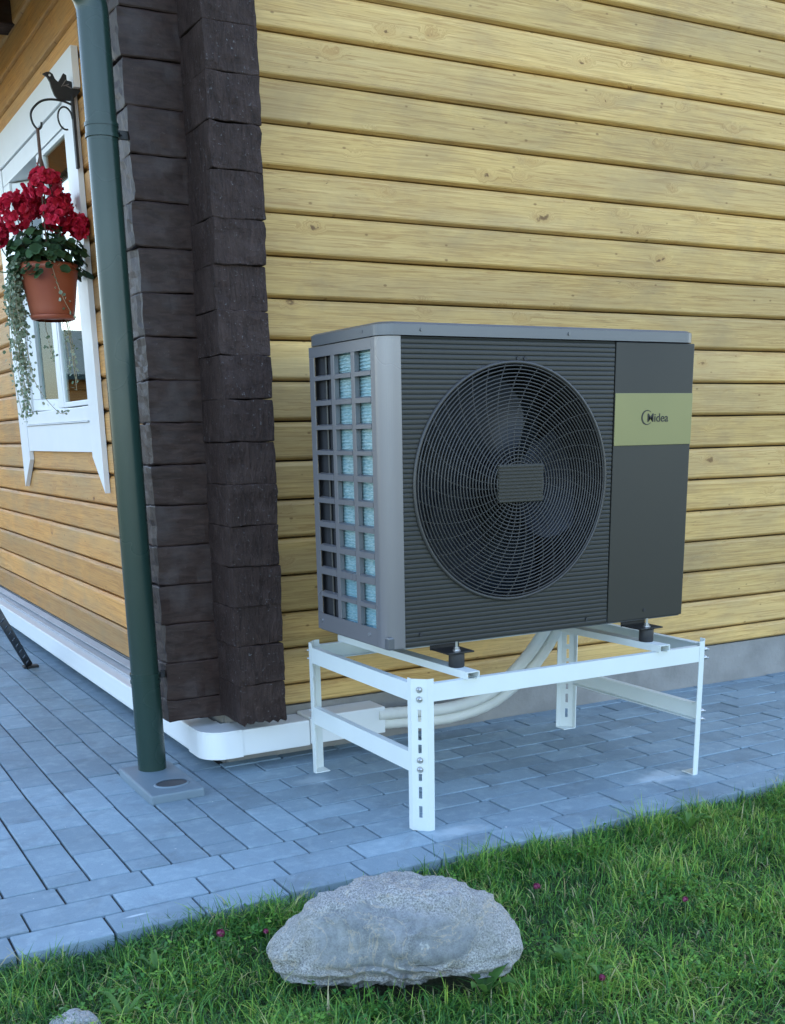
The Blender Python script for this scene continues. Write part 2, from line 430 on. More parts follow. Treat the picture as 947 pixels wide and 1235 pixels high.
# ---- paving
PAVE_Y0 = 2.45
m = MB(); m.box((-2.2, PAVE_Y0+.03, -.10), (7.5, 13.0, -.009)); paving = m.build('paving', M_SAND); tag(paving, kind='structure')
JO = .0065
_pm = {}
def paver_mesh(w_, d_):
    k = (round(w_, 3), round(d_, 3))
    if k not in _pm:
        mm = MB(); mm.box((-w_/2+JO/2, -d_/2+JO/2, -.075), (w_/2-JO/2, d_/2-JO/2, 0), .0035)
        _pm[k] = mm.mesh('paver', M_PAVER)
    return _pm[k]
pav = []
def paver(x0, x1, y0, y1): pav.append((x0, x1, y0, y1))
rows = [2.45, 2.57, 2.692, 2.815]
for r in range(3):
    x = .525-.2265*14 + (.113 if r % 2 == 1 else 0) + (.06 if r == 0 else 0)
    while x < 6.2:
        paver(x, x+.2265, rows[r], rows[r+1]); x += .2265
XB = 1.2925
for k in range(-16, 7):                      # courses that run away along the left wall
    x0 = .505+.1125*k; y = 2.815
    first = .085 if (k % 2 == 0) else .209
    paver(x0, x0+.1125, y, y+first); y += first
    while y < 12:
        paver(x0, x0+.1125, y, y+.243); y += .243
yy = [2.815+.1135*i for i in range(8)]+[3.665]
for i in range(8):
    x = XB; first = .113 if i % 2 == 0 else .2265
    if yy[i+1]-yy[i] < .03: continue
    while x < 6.2:
        ln = first if x == XB else .2265
        paver(x, x+ln, yy[i], yy[i+1]); x += ln
vis = []; rest = []
for p in pav:
    c = ((p[0]+p[1])/2, (p[2]+p[3])/2, 0)
    hid = c[0] > 1.31 and c[1] > 3.67
    if hid: continue
    (vis if seen(c, 25) and not (c[1] > 3.66 and c[0] > 1.2) else rest).append((sum((np.array(c)-CAM)**2), p))
vis.sort(); rest += vis[290:]; vis = vis[:290]
for d, p in vis:
    o = link('paver', paver_mesh(p[1]-p[0], p[3]-p[2]), paving)
    o.location = ((p[0]+p[1])/2, (p[2]+p[3])/2, random.uniform(-.0022, .0012))
    o.rotation_euler = (random.uniform(-.006, .006), random.uniform(-.008, .008), random.uniform(-.006, .006))
m = MB()
for d, p in rest: m.box((p[0]+JO/2, p[2]+JO/2, -.075), (p[1]-JO/2, p[3]-JO/2, random.uniform(-.002, .001)))
o = m.build('pavers_beyond', M_PAVER, paving); tag(o, kind='stuff')

# ================================================================== log house
XW, YW, PITCH = 1.31, 3.65, .1315
ZR0, ZL0 = .255, .190                        # first grooves of the gable wall and of the side wall
house = empty('log_house', (XW, YW, 0))
tag(house, 'log house with pale yellow timber walls and dark brown crossed corner', 'house')

PROF = [(.06, .003), (.015, .003), (.0025, .0105), (0, .015), (0, .114), (.0025, .119), (.011, .1285), (.06, .1285)]
def log_mesh(L, h=PITCH):
    """a squared log along local x, face towards local -y"""
    pr = [(a, b if b < .06 else b-(PITCH-h)) for a, b in PROF]
    seg = max(2, int(L/.09)); s0 = random.uniform(0, 100)
    V = []; Fc = []; n_ = len(pr)
    for i in range(seg+1):
        x = L*i/seg
        wv = .0016*noise.noise((x*1.7+s0, 0, 0)); wz = .0014*noise.noise((x*2.3+s0, 9, 0)); wb = .0014*noise.noise((x*2.3+s0, 19, 0))
        for y, z in pr: V.append((x, y+wv, z+(wz if z > .06 else wb)))
    for i in range(seg):
        for k in range(n_-1): Fc.append((i*n_+k, (i+1)*n_+k, (i+1)*n_+k+1, i*n_+k+1))
    Fc.append(tuple(range(n_))); Fc.append(tuple(range(seg*n_, seg*n_+n_))[::-1])
    return V, Fc
def add_log(L, loc, rz, mat, h=PITCH):
    V, Fc = log_mesh(L, h); me = bpy.data.meshes.new('log'); me.from_pydata(V, [], Fc); me.materials.append(mat); me.update()
    bm = bmesh.new(); bm.from_mesh(me); bmesh.ops.recalc_face_normals(bm, faces=bm.faces[:]); bm.to_mesh(me); bm.free()
    o = link('log', me, house); o.location = Vector(loc)-house.location; o.rotation_euler = (0, 0, rz)
    return o
# gable wall (faces -Y), logs run along +X from the corner
add_log(5.2, (XW+.02, YW, ZR0-.0775), 0, M_LOG_R, .0775)
k = 0
while ZR0+PITCH*k < 3.35:
    add_log(5.2, (XW+.02, YW+random.uniform(-.0015, .0015), ZR0+PITCH*k), 0, M_LOG_R); k += 1
# side wall (faces -X): local +x runs along -Y, so the face points to -X
WY0, WY1, WZ0, WZ1 = 4.98, 6.36, 1.16, 2.46     # opening for the window
k = 0
YEND = 12.0
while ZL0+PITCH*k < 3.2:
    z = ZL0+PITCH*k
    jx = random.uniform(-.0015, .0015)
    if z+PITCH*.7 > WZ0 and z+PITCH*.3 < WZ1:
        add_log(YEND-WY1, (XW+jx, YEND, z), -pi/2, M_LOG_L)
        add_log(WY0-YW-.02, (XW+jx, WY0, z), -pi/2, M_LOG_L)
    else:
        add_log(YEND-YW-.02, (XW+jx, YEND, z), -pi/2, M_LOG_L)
    k += 1
# the dark crossed log ends of the corner
def log_end(x0, x1, y0, y1, z0, z1, mat, endface, serr=False):
    bm = bmesh.new(); bmesh.ops.create_cube(bm, size=1)
    for v in bm.verts: v.co = Vector(((x0+x1)/2+v.co.x*(x1-x0), (y0+y1)/2+v.co.y*(y1-y0), (z0+z1)/2+v.co.z*(z1-z0)))
    hor = [e for e in bm.edges if abs(e.verts[0].co.z-e.verts[1].co.z) < 1e-5]
    bmesh.ops.bevel(bm, geom=hor, offset=(.0055 if endface == 'x' else .0035), segments=2, affect='EDGES', profile=.5)
    bmesh.ops.subdivide_edges(bm, edges=[e for e in bm.edges if e.calc_length() > .05], cuts=(14 if serr else 5), use_grid_fill=True)
    s = random.uniform(0, 90); c = Vector(((x0+x1)/2, (y0+y1)/2, (z0+z1)/2))
    for v in bm.verts:
        p = v.co.copy(); am = .0035
        if endface == 'x' and p.x < x0+.014: am = .0075
        if endface == 'y' and p.y < y0+.014: am = .006
        nv = noise.noise_vector((p*26)+Vector((s, s, s)))+.8*noise.noise_vector((p*9)+Vector((s, 0, s)))
        v.co += nv*am*.8
        if serr and p.z < z0+.014:
            v.co.z += .016*abs(((p.x*66) % 2)-1)
    mm = MB(); mm.bm(bm)
    return mm.build('log_end', mat, house, origin=c)
AX0 = 1.125
z = .180; first = True
while z < 3.2:
    top = ZR0+.03 + PITCH*0.0 if first else z+PITCH
    if first: top = ZR0+.0
    log_end(AX0+random.uniform(-.008, .008), XW+.012, YW-.004+random.uniform(-.003, .003), YW+.15, z+.0004, top-.0004, M_DARK, 'x')
    first = False; z = top
YB0 = YW-.20
z = ZL0-.012; i = 0
while z < 3.2:
    top = (ZL0+PITCH*(i+1))
    log_end(XW-.004+random.uniform(-.003, .003), XW+.165+random.uniform(-.004, .004), YB0+random.uniform(-.007, .007), YW+.01, z+.0002, top-.0002, M_END, 'y', serr=(i == 0))
    z = top; i += 1
# stepped bracket of a cross wall further along the side wall
for q in range(3):
    log_end(XW-.16-.03*q, XW+.01, 5.86, 6.02, 2.955+PITCH*q, 2.955+PITCH*(q+1)-.004, M_DARK, 'x')
# core, foundation, gable, roof
m = MB()
m.box((XW+.055, YW+.057, -.05), (9.2, 4.05, 3.4)); m.box((9.0, 4.05, -.05), (9.2, YEND, 3.2)); m.box((XW+.055, YEND-.2, -.05), (9.0, YEND, 3.2))
m.box((XW+.052, 4.05, -.05), (XW+.25, WY0, 3.2)); m.box((XW+.052, WY1, -.05), (XW+.25, YEND-.2, 3.2))
m.box((XW+.052, WY0, -.05), (XW+.25, WY1, WZ0)); m.box((XW+.052, WY0, WZ1), (XW+.25, WY1, 3.2))
m.build('wall_core', M_DARK, house)
m = MB()
m.box((6.5, YW+.005, .2), (9.2, YW+.055, 3.4)); m.build('plain_wall', M_LOG_R, house)
m = MB()
m.box((XW+.02, YW+.012, -.10), (9.2, YW+.056, ZR0-.079), 0)
m.box((XW+.012, YW+.03, -.10), (XW+.05, YEND, ZL0-.002), 0)
m.build('foundation', M_CONC, house)
RZ = 3.38; RX = 5.25; RT = RZ+(RX-XW)*.62
m = MB(); m.prism([(XW+.06, 3.2), (9.15, 3.2), (9.15, 3.4), (RX, RT-.06), (XW+.06, 3.4)], lambda u, v, t: (u, t, v), YW+.06, YW+.2)
m.build('gable_wall', M_LOG_R, house)
m = MB()
ex = .50
m.prism([(ex, RZ-(XW-ex)*.62), (RX, RT), (RX, RT+.16), (ex, RZ-(XW-ex)*.62+.16)], lambda u, v, t: (u, t, v), YW-.35, YEND+.3)
m.prism([(2*RX-ex, RZ-(XW-ex)*.62), (RX, RT), (RX, RT+.16), (2*RX-ex, RZ-(XW-ex)*.62+.16)], lambda u, v, t: (u, t, v), YW-.35, YEND+.3)
roof = m.build('roof', M_ROOF, house)
ez = RZ-(XW-ex)*.62
for q in range(6):                           # soffit boards under the eave
    xa, xb = ex+.02+q*.135, ex+.02+q*.135+.128
    zf_ = lambda x: RZ-(XW-x)*.62-.004
    m = MB(); m.prism([(xa, zf_(xa)), (xb, zf_(xb)), (xb, zf_(xb)-.018), (xa, zf_(xa)-.018)], lambda u, v, t: (u, t, v), YW-.33, YEND+.28); m.build('soffit_board', M_LOG_L, roof)
m = MB()                                     # half-round eaves gutter
gx = ex-.045; pr = [(gx+.06*cos(a), ez+.05+.06*sin(a)) for a in [pi+pi*i/10 for i in range(11)]]+[(gx+.056*cos(a), ez+.05+.056*sin(a)) for a in [2*pi-pi*i/10 for i in range(11)]]
m.prism(pr, lambda u, v, t: (u, t, v), YW-.35, YEND); m.build('gutter', M_GREEN, roof)

# ---- window (part of the house)
m = MB()
XF = XW-.019; XJ = XW-.0195
for a, b in (((5.0, 1.18), (6.34, 1.27)), ((5.0, 2.36), (6.34, 2.44))):
    m.box((XJ, a[0]+.026, a[1]+.028 if a[1] < 2 else a[1]), (XF+.10, b[0]-.014, b[1]-.002), .003)
for a in ((4.98, 5.024), (6.19, 6.327)): m.box((XJ, a[0], 1.272), (XF+.10, a[1], 2.358), .003)
window = m.build('window', M_WHITE, house, origin=(XW, 5.66, 1.2))
m = MB(); m.box((XF+.001, 5.49, 1.274), (XF+.09, 5.58, 2.356), .004); m.build('mullion', M_WHITE, window)
def sash(y0, y1, z0, z1, x, bw, name='sash'):
    m = MB()
    m.box((x, y0, z0), (x+.045, y1, z0+bw), .003); m.box((x, y0, z1-bw), (x+.045, y1, z1), .003)
    m.box((x, y0, z0+bw+.0005), (x+.045, y0+bw, z1-bw-.0005), .003); m.box((x, y1-bw, z0+bw+.0005), (x+.045, y1, z1-bw-.0005), .003)
    m.build(name, M_WHITE, window)
    g = MB(); g.box((x+.008, y0+bw-.004, z0+bw-.004), (x+.012, y1-bw+.004, z1-bw+.004)); g.build('pane', M_GLASS, window)
sash(5.026, 5.488, 1.274, 2.356, XF+.004, .022)
# the left casement stands ajar, swung inwards on its far side
ang_ = radians(32); hy, hx = 6.186, XF+.012
def swing(p):
    d = hy-p[1]; e = p[0]-hx
    return (hx+e*cos(ang_)+d*sin(ang_), hy-d*cos(ang_)+e*sin(ang_), p[2])
m = MB(); y0, y1, z0, z1, bw = 5.585, 6.186, 1.276, 2.354, .055
m.box((hx, y0, z0), (hx+.045, y1, z0+bw), .003); m.box((hx, y0, z1-bw), (hx+.045, y1, z1), .003)
m.box((hx, y0, z0+bw+.0005), (hx+.045, y0+bw, z1-bw-.0005), .003); m.box((hx, y1-bw, z0+bw+.0005), (hx+.045, y1, z1-bw-.0005), .003)
m.v = [swing(p) for p in m.v]; m.build('open_sash', M_WHITE, window)
m = MB(); m.box((hx+.02, y0+bw-.004, z0+bw-.004), (hx+.024, y1-bw+.004, z1-bw+.004)); m.v = [swing(p) for p in m.v]; m.build('pane', M_GLASS, window)
def trim(name, pts, th=.022, x=None):
    x = XW-.002 if x is None else x
    m = MB(); m.prism(pts, lambda u, v, t: (t, u, v), x-th, x); m.build(name, M_WHITE, window)
trim('trim_board', [(4.86, .905), (5.02, 1.055), (5.02, 2.438), (4.86, 2.438)])
trim('trim_board', [(6.52, .885), (6.33, 1.03), (6.33, 2.438), (6.52, 2.438)])
trim('trim_board', [(4.80, 2.442), (6.60, 2.442), (6.60, 2.585), (4.80, 2.585)], .026)
trim('trim_board', [(5.024, 1.075), (6.326, 1.075), (6.326, 1.20), (5.024, 1.20)], .020)
m = MB(); m.box((XW-.032, 5.024, 1.202), (XF+.06, 6.326, 1.206), .0015); m.build('sill', M_WHITE, window)
# the room behind the panes
m = MB()
m.box((XW+.26, 4.1, 0), (XW+3.2, 4.15, 2.9)); m.box((XW+.26, 7.5, 0), (XW+3.2, 7.55, 2.9)); m.box((XW+3.2, 4.1, 0), (XW+3.25, 7.55, 2.9)); m.box((XW+.26, 4.1, 2.9), (XW+3.25, 7.55, 2.95)); m.box((XW+.26, 4.1, .3), (XW+3.25, 7.55, .35))
M_ROOM = simple('room_wall_panel', (.15, .14, .13), .8, nscale=6)
m.build('room', M_ROOM, house)
def curtain(y0, y1, z0, z1, x, mat, name, amp=.018, label=None, cat='curtain'):
    V = []; Fc = []; N = 40
    for i in range(N+1):
        y = y0+(y1-y0)*i/N; xx = x+amp*sin(i*1.15)+amp*.4*sin(i*2.7+1)
        for j in range(3): V.append((xx+(.01*j*sin(i*.7)), y, z0+(z1-z0)*j/2))
    for i in range(N):
        for j in range(2): a = i*3+j; Fc.append((a, a+3, a+4, a+1))
    n0 = len(V); V += [(p[0]+.003, p[1], p[2]) for p in V]
    Fc += [tuple(q+n0 for q in f)[::-1] for f in Fc]
    m = MB(); m.add(V, Fc, True); o = m.build(name, mat, None, origin=(x, (y0+y1)/2, z0)); tag(o, label, cat)
M_CUR1 = simple('beige_curtain_cloth', (.45, .36, .30), .9, nscale=80)
M_CUR2 = simple('grey_curtain_cloth', (.22, .22, .23), .9, nscale=80)
curtain(4.98, 5.62, 1.72, 2.5, XW+.19, M_CUR1, 'curtain', label='beige curtain behind the upper right window pane')
curtain(6.30, 6.85, 1.0, 2.6, XW+.29, M_CUR2, 'curtain', .03, label='grey curtain gathered inside the open left casement')
# small outbuilding off to the left; it shows in the right pane
shed = empty('garden_shed', (-1.0, 14.0, 0)); tag(shed, 'small pine garden shed with dark roof mirrored in the right window pane', 'shed')
M_SHED = wood_mat('shed_pine_boards', (.66, .30, .08), (.42, .17, .04), (.36, .25, .12), .3)
for q in range(13):
    V, Fc = log_mesh(6.0); m = MB(); m.add([(-4.0+x, 14.0+y, -.04+PITCH*1.1*q+z*1.1) for x, y, z in V], Fc); m.build('board', M_SHED, shed, origin=(-4.0, 14.0, -.04+PITCH*1.1*q))
m = MB(); m.box((-3.98, 14.07, -.05), (1.98, 16.5, 1.82)); m.build('wall', M_DARK, shed)
M_SHEDROOF = simple('dark_teal_roof_sheet', (.018, .045, .045), .6)
m = MB(); m.prism([(13.7, 1.80), (15.3, 2.42), (16.9, 1.80), (16.9, 1.86), (15.3, 2.48), (13.7, 1.86)], lambda u, v, t: (t, u, v), -4.3, 2.3); m.build('roof', M_SHEDROOF, shed)

# ================================================================== white trunking round the foot of the walls
TX, TY, TZ0, TZ1 = 1.205, 3.535, .052, .146
trunk = empty('pipe_trunking', (TX, TY, 0)); tag(trunk, 'white plastic trunking running round the foot of the house corner', 'trunking')
m = MB(); m.box((TX, TY+.10, TZ0), (XW-.005, 11.5, TZ1), .006); m.build('side_run', M_TRUNK, trunk)
m = MB(); m.box((TX+.125, TY, TZ0), (1.60, YW+.005, TZ1), .006); m.build('front_run', M_TRUNK, trunk)
m = MB()
R = .085; e = .004; P = []
for i in range(13):
    a = pi+pi/2*i/12; P.append((TX-e+R+R*cos(a), TY-e+R+R*sin(a)))
poly = [(XW-.004, TY+.17), (TX-e, TY+.17)]+P+[(TX+.135, TY-e), (TX+.135, YW+.0045), (XW-.004, YW+.0045)]
m.prism(poly, lambda u, v, t: (u, v, t), TZ0-.001, TZ1-e); m.prism([(u, v) if False else ((u-1.27)*.985+1.27, (v-3.6)*.985+3.6) for u, v in poly], lambda u, v, t: (u, v, t), TZ1-e+.0003, TZ1+e*.6)
m.build('elbow', M_TRUNK, trunk)
m = MB(); m.box((1.602, TY-.004, TZ0+.004), (1.905, YW+.004, TZ1+.010), .005); m.build('end_cover', M_TRUNK, trunk)
# metal drip strips under the first log of the side wall
fl = empty('drip_flashing', (XW, 4.0, .17)); tag(fl, 'thin grey metal drip strips under the lowest side wall log', 'flashing')
m = MB(); m.prism([(XW-.001, .188), (XW-.032, .178), (XW-.032, .172), (XW-.001, .182)], lambda u, v, t: (u, t, v), YW+.16, 11.6); m.build('strip', M_FLASH, fl)
m = MB(); m.prism([(XW-.002, .170), (XW-.055, .158), (XW-.055, .1475), (XW-.052, .1475), (XW-.052, .155), (XW-.002, .166)], lambda u, v, t: (u, t, v), YW+.16, 11.6); m.build('strip', M_FLASH, fl)

# ================================================================== downspout and its gully
dp = empty('downspout', (1.045, 3.64, .03)); tag(dp, 'dark green round downspout beside the dark log corner', 'downspout')
DX, DY, DR = 1.045, 3.64, .0465
m = MB(); m.tube([(DX, DY, .03), (DX, DY, .345)], DR*1.03, 32); m.build('bottom_pipe', M_GREEN, dp)
m = MB(); m.tube([(DX, DY, .3452), (DX, DY, 1.985)], DR, 32); m.build('pipe', M_GREEN, dp)
pts = [(DX, DY, 1.9852), (DX, DY, 2.32)]
for i in range(1, 9):
    a = radians(52)*i/8; rr = .11; pts.append((DX-rr*(1-cos(a)), DY, 2.32+rr*sin(a)))
lx, ly, lz = pts[-1]; pts.append((ex-.045+.03, DY, lz+(lx-(ex-.045)-.03)/math.tan(radians(52))))
m = MB(); m.tube(pts, DR, 32); m.build('upper_pipe', M_GREEN, dp)
for zc in (2.015, .350):
    m = MB()
    for dz in ((-.012, .012) if zc < 1 else (-.016, .014)):
        m.tube([(DX, DY, zc+dz-.005), (DX, DY, zc+dz+.005)], DR+.004, 32)
    m.tube([(DX, DY, zc-.014), (DX, DY, zc+.014)], DR+.002, 32)
    m.build('joint_ring', M_GREEN, dp)
    m = MB(); m.box((DX+DR-.004, DY+.02, zc-.012), (AX0+.10, DY+.03, zc+.012), .001); m.cyl((DX+DR+.012, DY-.004, zc), (DX+DR+.012, DY+.04, zc), .006, 8); m.build('clamp', M_IRON, dp)
gl = empty('gully_cover', (1.035, 3.52, 0)); tag(gl, 'grey rain gully plate under the green downspout', 'gully')
m = MB(); m.box((.945, 3.335, -.005), (1.125, 3.705, .030), .007); m.build('plate', M_GULLY, gl)
m = MB(); m.lathe((0, 0, 0), [(.052, .0335), (.057, .0335), (.060, .0305), (.060, .028)], 28)
m.v = [(1.045+x*1.0, 3.43+y*.75, z) for x, y, z in m.v]; m.build('inspection_ring', M_GULLY, gl)
m = MB(); m.lathe((0, 0, 0), [(.0001, .0312), (.051, .0312)], 28); m.v = [(1.045+x, 3.43+y*.75, z) for x, y, z in m.v]
m.build('inlet', simple('dark_gully_inlet', (.06, .065, .07), .5), gl)

# ================================================================== heat pump
UX0, UX1, UY0, UY1, UZ0, UZ1 = 1.507, 2.622, 2.77, 3.232, .530, 1.418
hp = empty('heat_pump', (UX0, UY0, UZ0)); tag(hp, 'charcoal outdoor heat pump with one big fan on the white stand', 'heat pump')
# base tray
m = MB(); m.box((UX0+.004, UY0+.004, UZ0-.004), (UX1-.004, UY1-.004, UZ0+.035), .006); m.build('base_tray', M_LID, hp)
# lid with rounded front left corner
def roundrect(x0, x1, y0, y1, r, n_=8):
    P = []
    for cx_, cy_, a0 in ((x1-r, y1-r, 0), (x0+r, y1-r, pi/2), (x0+r, y0+r, pi), (x1-r, y0+r, 3*pi/2)):
        for i in range(n_+1): a = a0+pi/2*i/n_; P.append((cx_+r*cos(a), cy_+r*sin(a)))
    return P
m = MB(); outer = roundrect(UX0-.005, UX1+.005, UY0-.006, UY1+.004, .045)
m.prism(outer, lambda u, v, t: (u, v, t), UZ1-.034, UZ1-.006)
inn = [((u-2.06)*.985+2.06, (v-3.0)*.972+3.0) for u, v in outer]
nn = len(outer); m.add([(u, v, UZ1-.0058) for u, v in outer]+[(u, v, UZ1) for u, v in inn], [(i, (i+1) % nn, nn+(i+1) % nn, nn+i) for i in range(nn)]+[tuple(range(nn, 2*nn))])
lid = m.build('lid', M_LID, hp)
m = MB(); m.box((UX0-.0065, UY0+.10, UZ1-.022), (UX0-.0045, UY0+.115, UZ1-.015)); m.build('lid_screw', M_LID, lid)
for x in (UX0+.12, UX0+.62):
    m = MB(); m.cyl((x, UY0-.0064, UZ1-.019), (x, UY0-.009, UZ1-.019), .005, 10); m.build('lid_screw', M_LID, lid)
ZT = UZ1-.036; ZB = UZ0+.0
# corner pillar: rounded sheet between side grille and front
r = .042; P = [(UX0, UY0+.062)]
for i in range(11): a = pi+pi/2*i/10; P.append((UX0+r+r*cos(a), UY0+r+r*sin(a)))
P.append((UX0+.058, UY0))
Pi = [(u+.003, v+.003) for u, v in P][::-1]
m = MB(); m.prism(P+Pi, lambda u, v, t: (u, v, t), ZB, ZT)
m.f = m.f; pil = m.build('corner_pillar', M_CASE, hp)
# back and right side sheets
m = MB(); m.box((UX1-.004, UY0+.004, ZB+.001), (UX1, UY1, ZT)); m.build('side_panel', M_FRONT, hp)
m = MB(); m.box((UX0+.036, UY1-.004, ZB+.001), (UX1-.0045, UY1, ZT)); m.build('back_panel', M_FRONT, hp)
# left side grille : 3 x 11 openings
fz = lambda z: 1.13+(z-1.13)*1.028
RO = [(1.346, 1.296), (1.28, 1.228), (1.21, 1.158), (1.142, 1.087), (1.071, 1.02), (.999, .951), (.932, .881), (.861, .811), (.79, .743), (.719, .668), (.651, .597)]
RO = [(fz(b), fz(a)) for a, b in RO][::-1]
COLS = [(2.838, 2.935), (2.957, 3.064), (3.086, 3.200)]
ys = [UY0+.0625]+[c for ab in COLS for c in ab]+[UY1]
zs = [ZB+.001]+[c for ab in RO for c in ab]+[ZT]
m = MB(); dpth = .016
m.box((UX0, ys[0], zs[0]), (UX0+.004, ys[-1], zs[1])); gr = m.build('side_panel', M_CASE, hp)
m = MB(); m.box((UX0, ys[0], zs[-2]), (UX0+.004, ys[-1], zs[-1])); m.build('top_rail', M_CASE, gr)
for i in range(0, len(ys), 2):
    m = MB(); m.box((UX0+.0002, ys[i], zs[1]+.0002), (UX0+(.004 if i in (0, 6) else dpth), ys[i+1], zs[-2]-.0002), .001); m.build('grille_bar', M_CASE, gr)
for j in range(2, len(zs)-2, 2):
    for c in COLS:
        m = MB(); m.prism([(UX0-.001, zs[j]+.001), (UX0-.001, zs[j+1]-.004), (UX0+.012, zs[j+1]), (UX0+.012, zs[j]+.003)], lambda u, v, t: (u, t, v), c[0]+.0003, c[1]-.0003)
        m.build('grille_slat', M_CASE, gr)
# coil behind the grille: L shaped pack of fins, plus dark gap and header tubes at the rear column
m = MB(); m.box((UX0+.022, UY0+.055, ZB+.03), (UX0+.025, UY0+.315, ZT-.015))
yv = UY0+.055
zf = ZB+.035
while zf < ZT-.02:
    m.box((UX0+.0185, UY0+.056, zf), (UX0+.022, UY0+.314, zf+.0035)); zf += .0095
m.build('coil', M_COIL, hp)
m = MB(); m.box((UX0+.0185, UY0+.316, ZB+.03), (UX0+.0225, UY1-.002, ZT-.01)); m.build('inner_sheet', M_CAVITY, hp)
m = MB(); m.cyl((UX0+.014, UY0+.372, ZB+.04), (UX0+.014, UY0+.372, ZT-.02), .0035, 10); m.build('header_tube', M_GRILLE, hp)
# ribbed front panel with the round fan opening
FX, FZ, FR = 1.940, .981, .337
XL, XD = UX0+.0585, 2.304
rib = .0132
m = MB()
zl = []; z = ZB+.001; ph = 0
while z < ZT:
    for dz, dy in ((0, .0015), (.0028, .0002), (.0066, 0), (.0104, .0002)):
        if z+dz < ZT: zl.append((z+dz, UY0+dy))
    z += rib
zl.append((ZT, UY0+.0015))
def hw(z):
    q = FR**2-(z-FZ)**2; return sqrt(q) if q > 0 else 0
def strip(xa, xb, za, ya, xc, xd, zb, yb): m.add([(xa, ya, za), (xb, ya, za), (xd, yb, zb), (xc, yb, zb)], [(0, 1, 2, 3)])
for (za, ya), (zb, yb) in zip(zl[:-1], zl[1:]):
    ha, hb = hw(za), hw(zb)
    if ha == 0 and hb == 0: strip(XL, XD, za, ya, XL, XD, zb, yb)
    else:
        strip(XL, FX-ha, za, ya, XL, FX-hb, zb, yb); strip(FX+ha, XD, za, ya, FX+hb, XD, zb, yb)
front = m.build('front_panel', M_FRONT, hp)
m = MB(); m.lathe((0, 0, 0), [(FR+.006, .003), (FR+.006, -.004), (FR+.001, -.006), (FR-.003, -.004), (FR-.003, .03), (FR+.004, .10)], 96)
m.v = [(FX+x, UY0+z, FZ+y) for x, y, z in m.v]; m.build('fan_rim', M_GRILLE, front)
m = MB()
NR = 27; r0 = .062
def dome(r): return UY0-.004-.016*(1-(r/FR)**2)
for i in range(NR):
    rr = r0+(FR-.008-r0)*i/(NR-1); N = 72
    V = []; t_ = .0021
    for k in range(N):
        a = 2*pi*k/N
        for dr, dy in ((-t_, 0), (0, -t_*1.4), (t_, 0), (0, .006)):
            V.append((FX+(rr+dr)*cos(a), dome(rr)+dy, FZ+(rr+dr)*sin(a)))
    m.add(V, [(k*4+q, ((k+1) % N)*4+q, ((k+1) % N)*4+(q+1) % 4, k*4+(q+1) % 4) for k in range(N) for q in range(4)], True)
NS = 36
for s_ in range(NS):
    a0 = 2*pi*s_/NS; pts = []
    for i in range(9):
        f_ = i/8; rr = .05+(FR-.004-.05)*f_; a = a0-.42*f_**1.3
        pts.append((FX+rr*cos(a), dome(rr)+.0025, FZ+rr*sin(a)))
    m.tube(pts, .0015, 5, False)
grille = m.build('fan_grille', M_GRILLE, hp); tag(grille, kind='stuff')
# hub plate of the grille
m = MB(); hx0, hx1, hz0, hz1 = 1.868, 2.030, .927, 1.036
yh = UY0-.026; zc = hz0
m.box((hx0, yh+.004, hz0), (hx1, yh+.012, hz1), .002)
while zc < hz1-.006:
    m.box((hx0+.002, yh, zc+.002), (hx1-.002, yh+.0042, zc+.0078), .001); zc += .0098
m.build('hub_plate', M_FRONT, hp)
# fan: hub and three swept blades
fan = empty('fan', (FX, UY0+.11, FZ)); fan.parent = hp; fan.location = Vector((FX, UY0+.11, FZ))-hp.location
bpy.data.objects.remove(fan)
m = MB(); m.lathe((0, 0, 0), [(.0001, -.055), (.05, -.055), (.062, -.045), (.062, .05)], 24)
m.v = [(FX+x, UY0+.10+z, FZ+y) for x, y, z in m.v]; fan = m.build('fan', M_FAN, hp, origin=(FX, UY0+.10, FZ))
for b in range(3):
    m = MB(); V = []; NRr, NA = 9, 9
    for i in range(NRr):
        f_ = i/(NRr-1); rr = .058+(FR-.03-.058)*f_
        span = radians(44+38*sin(pi*min(1, f_*.8+.1)))
        for j in range(NA):
            g_ = j/(NA-1); a = radians(120*b+100)+.35*f_**1.6+span*(g_-.5)
            V.append((FX+rr*cos(a), UY0+.10+.10*(g_-.5)+.02*f_, FZ+rr*sin(a)))
    m.add(V, [(i*NA+j, (i+1)*NA+j, (i+1)*NA+j+1, i*NA+j+1) for i in range(NRr-1) for j in range(NA-1)], True)
    n0 = len(m.v); m.add([(x, y+.004, z) for x, y, z in V], [(i*NA+j, i*NA+j+1, (i+1)*NA+j+1, (i+1)*NA+j) for i in range(NRr-1) for j in range(NA-1)], True)
    m.build('blade', M_FAN, fan)
# inside of the case behind the fan: dark walls, and the rear coil with shade put into its colour
m = MB(); m.box((UX0+.06, UY1-.075, ZB+.03), (XD, UY1-.055, ZT-.02)); m.build('rear_coil', simple('shaded_coil_fins', (.035, .05, .07), .5, nscale=200, namt=.3), hp)
m = MB(); m.box((XD+.012, UY0+.012, ZB+.01), (XD+.016, UY1-.08, ZT-.01)); m.build('divider_sheet', M_CAVITY, hp)
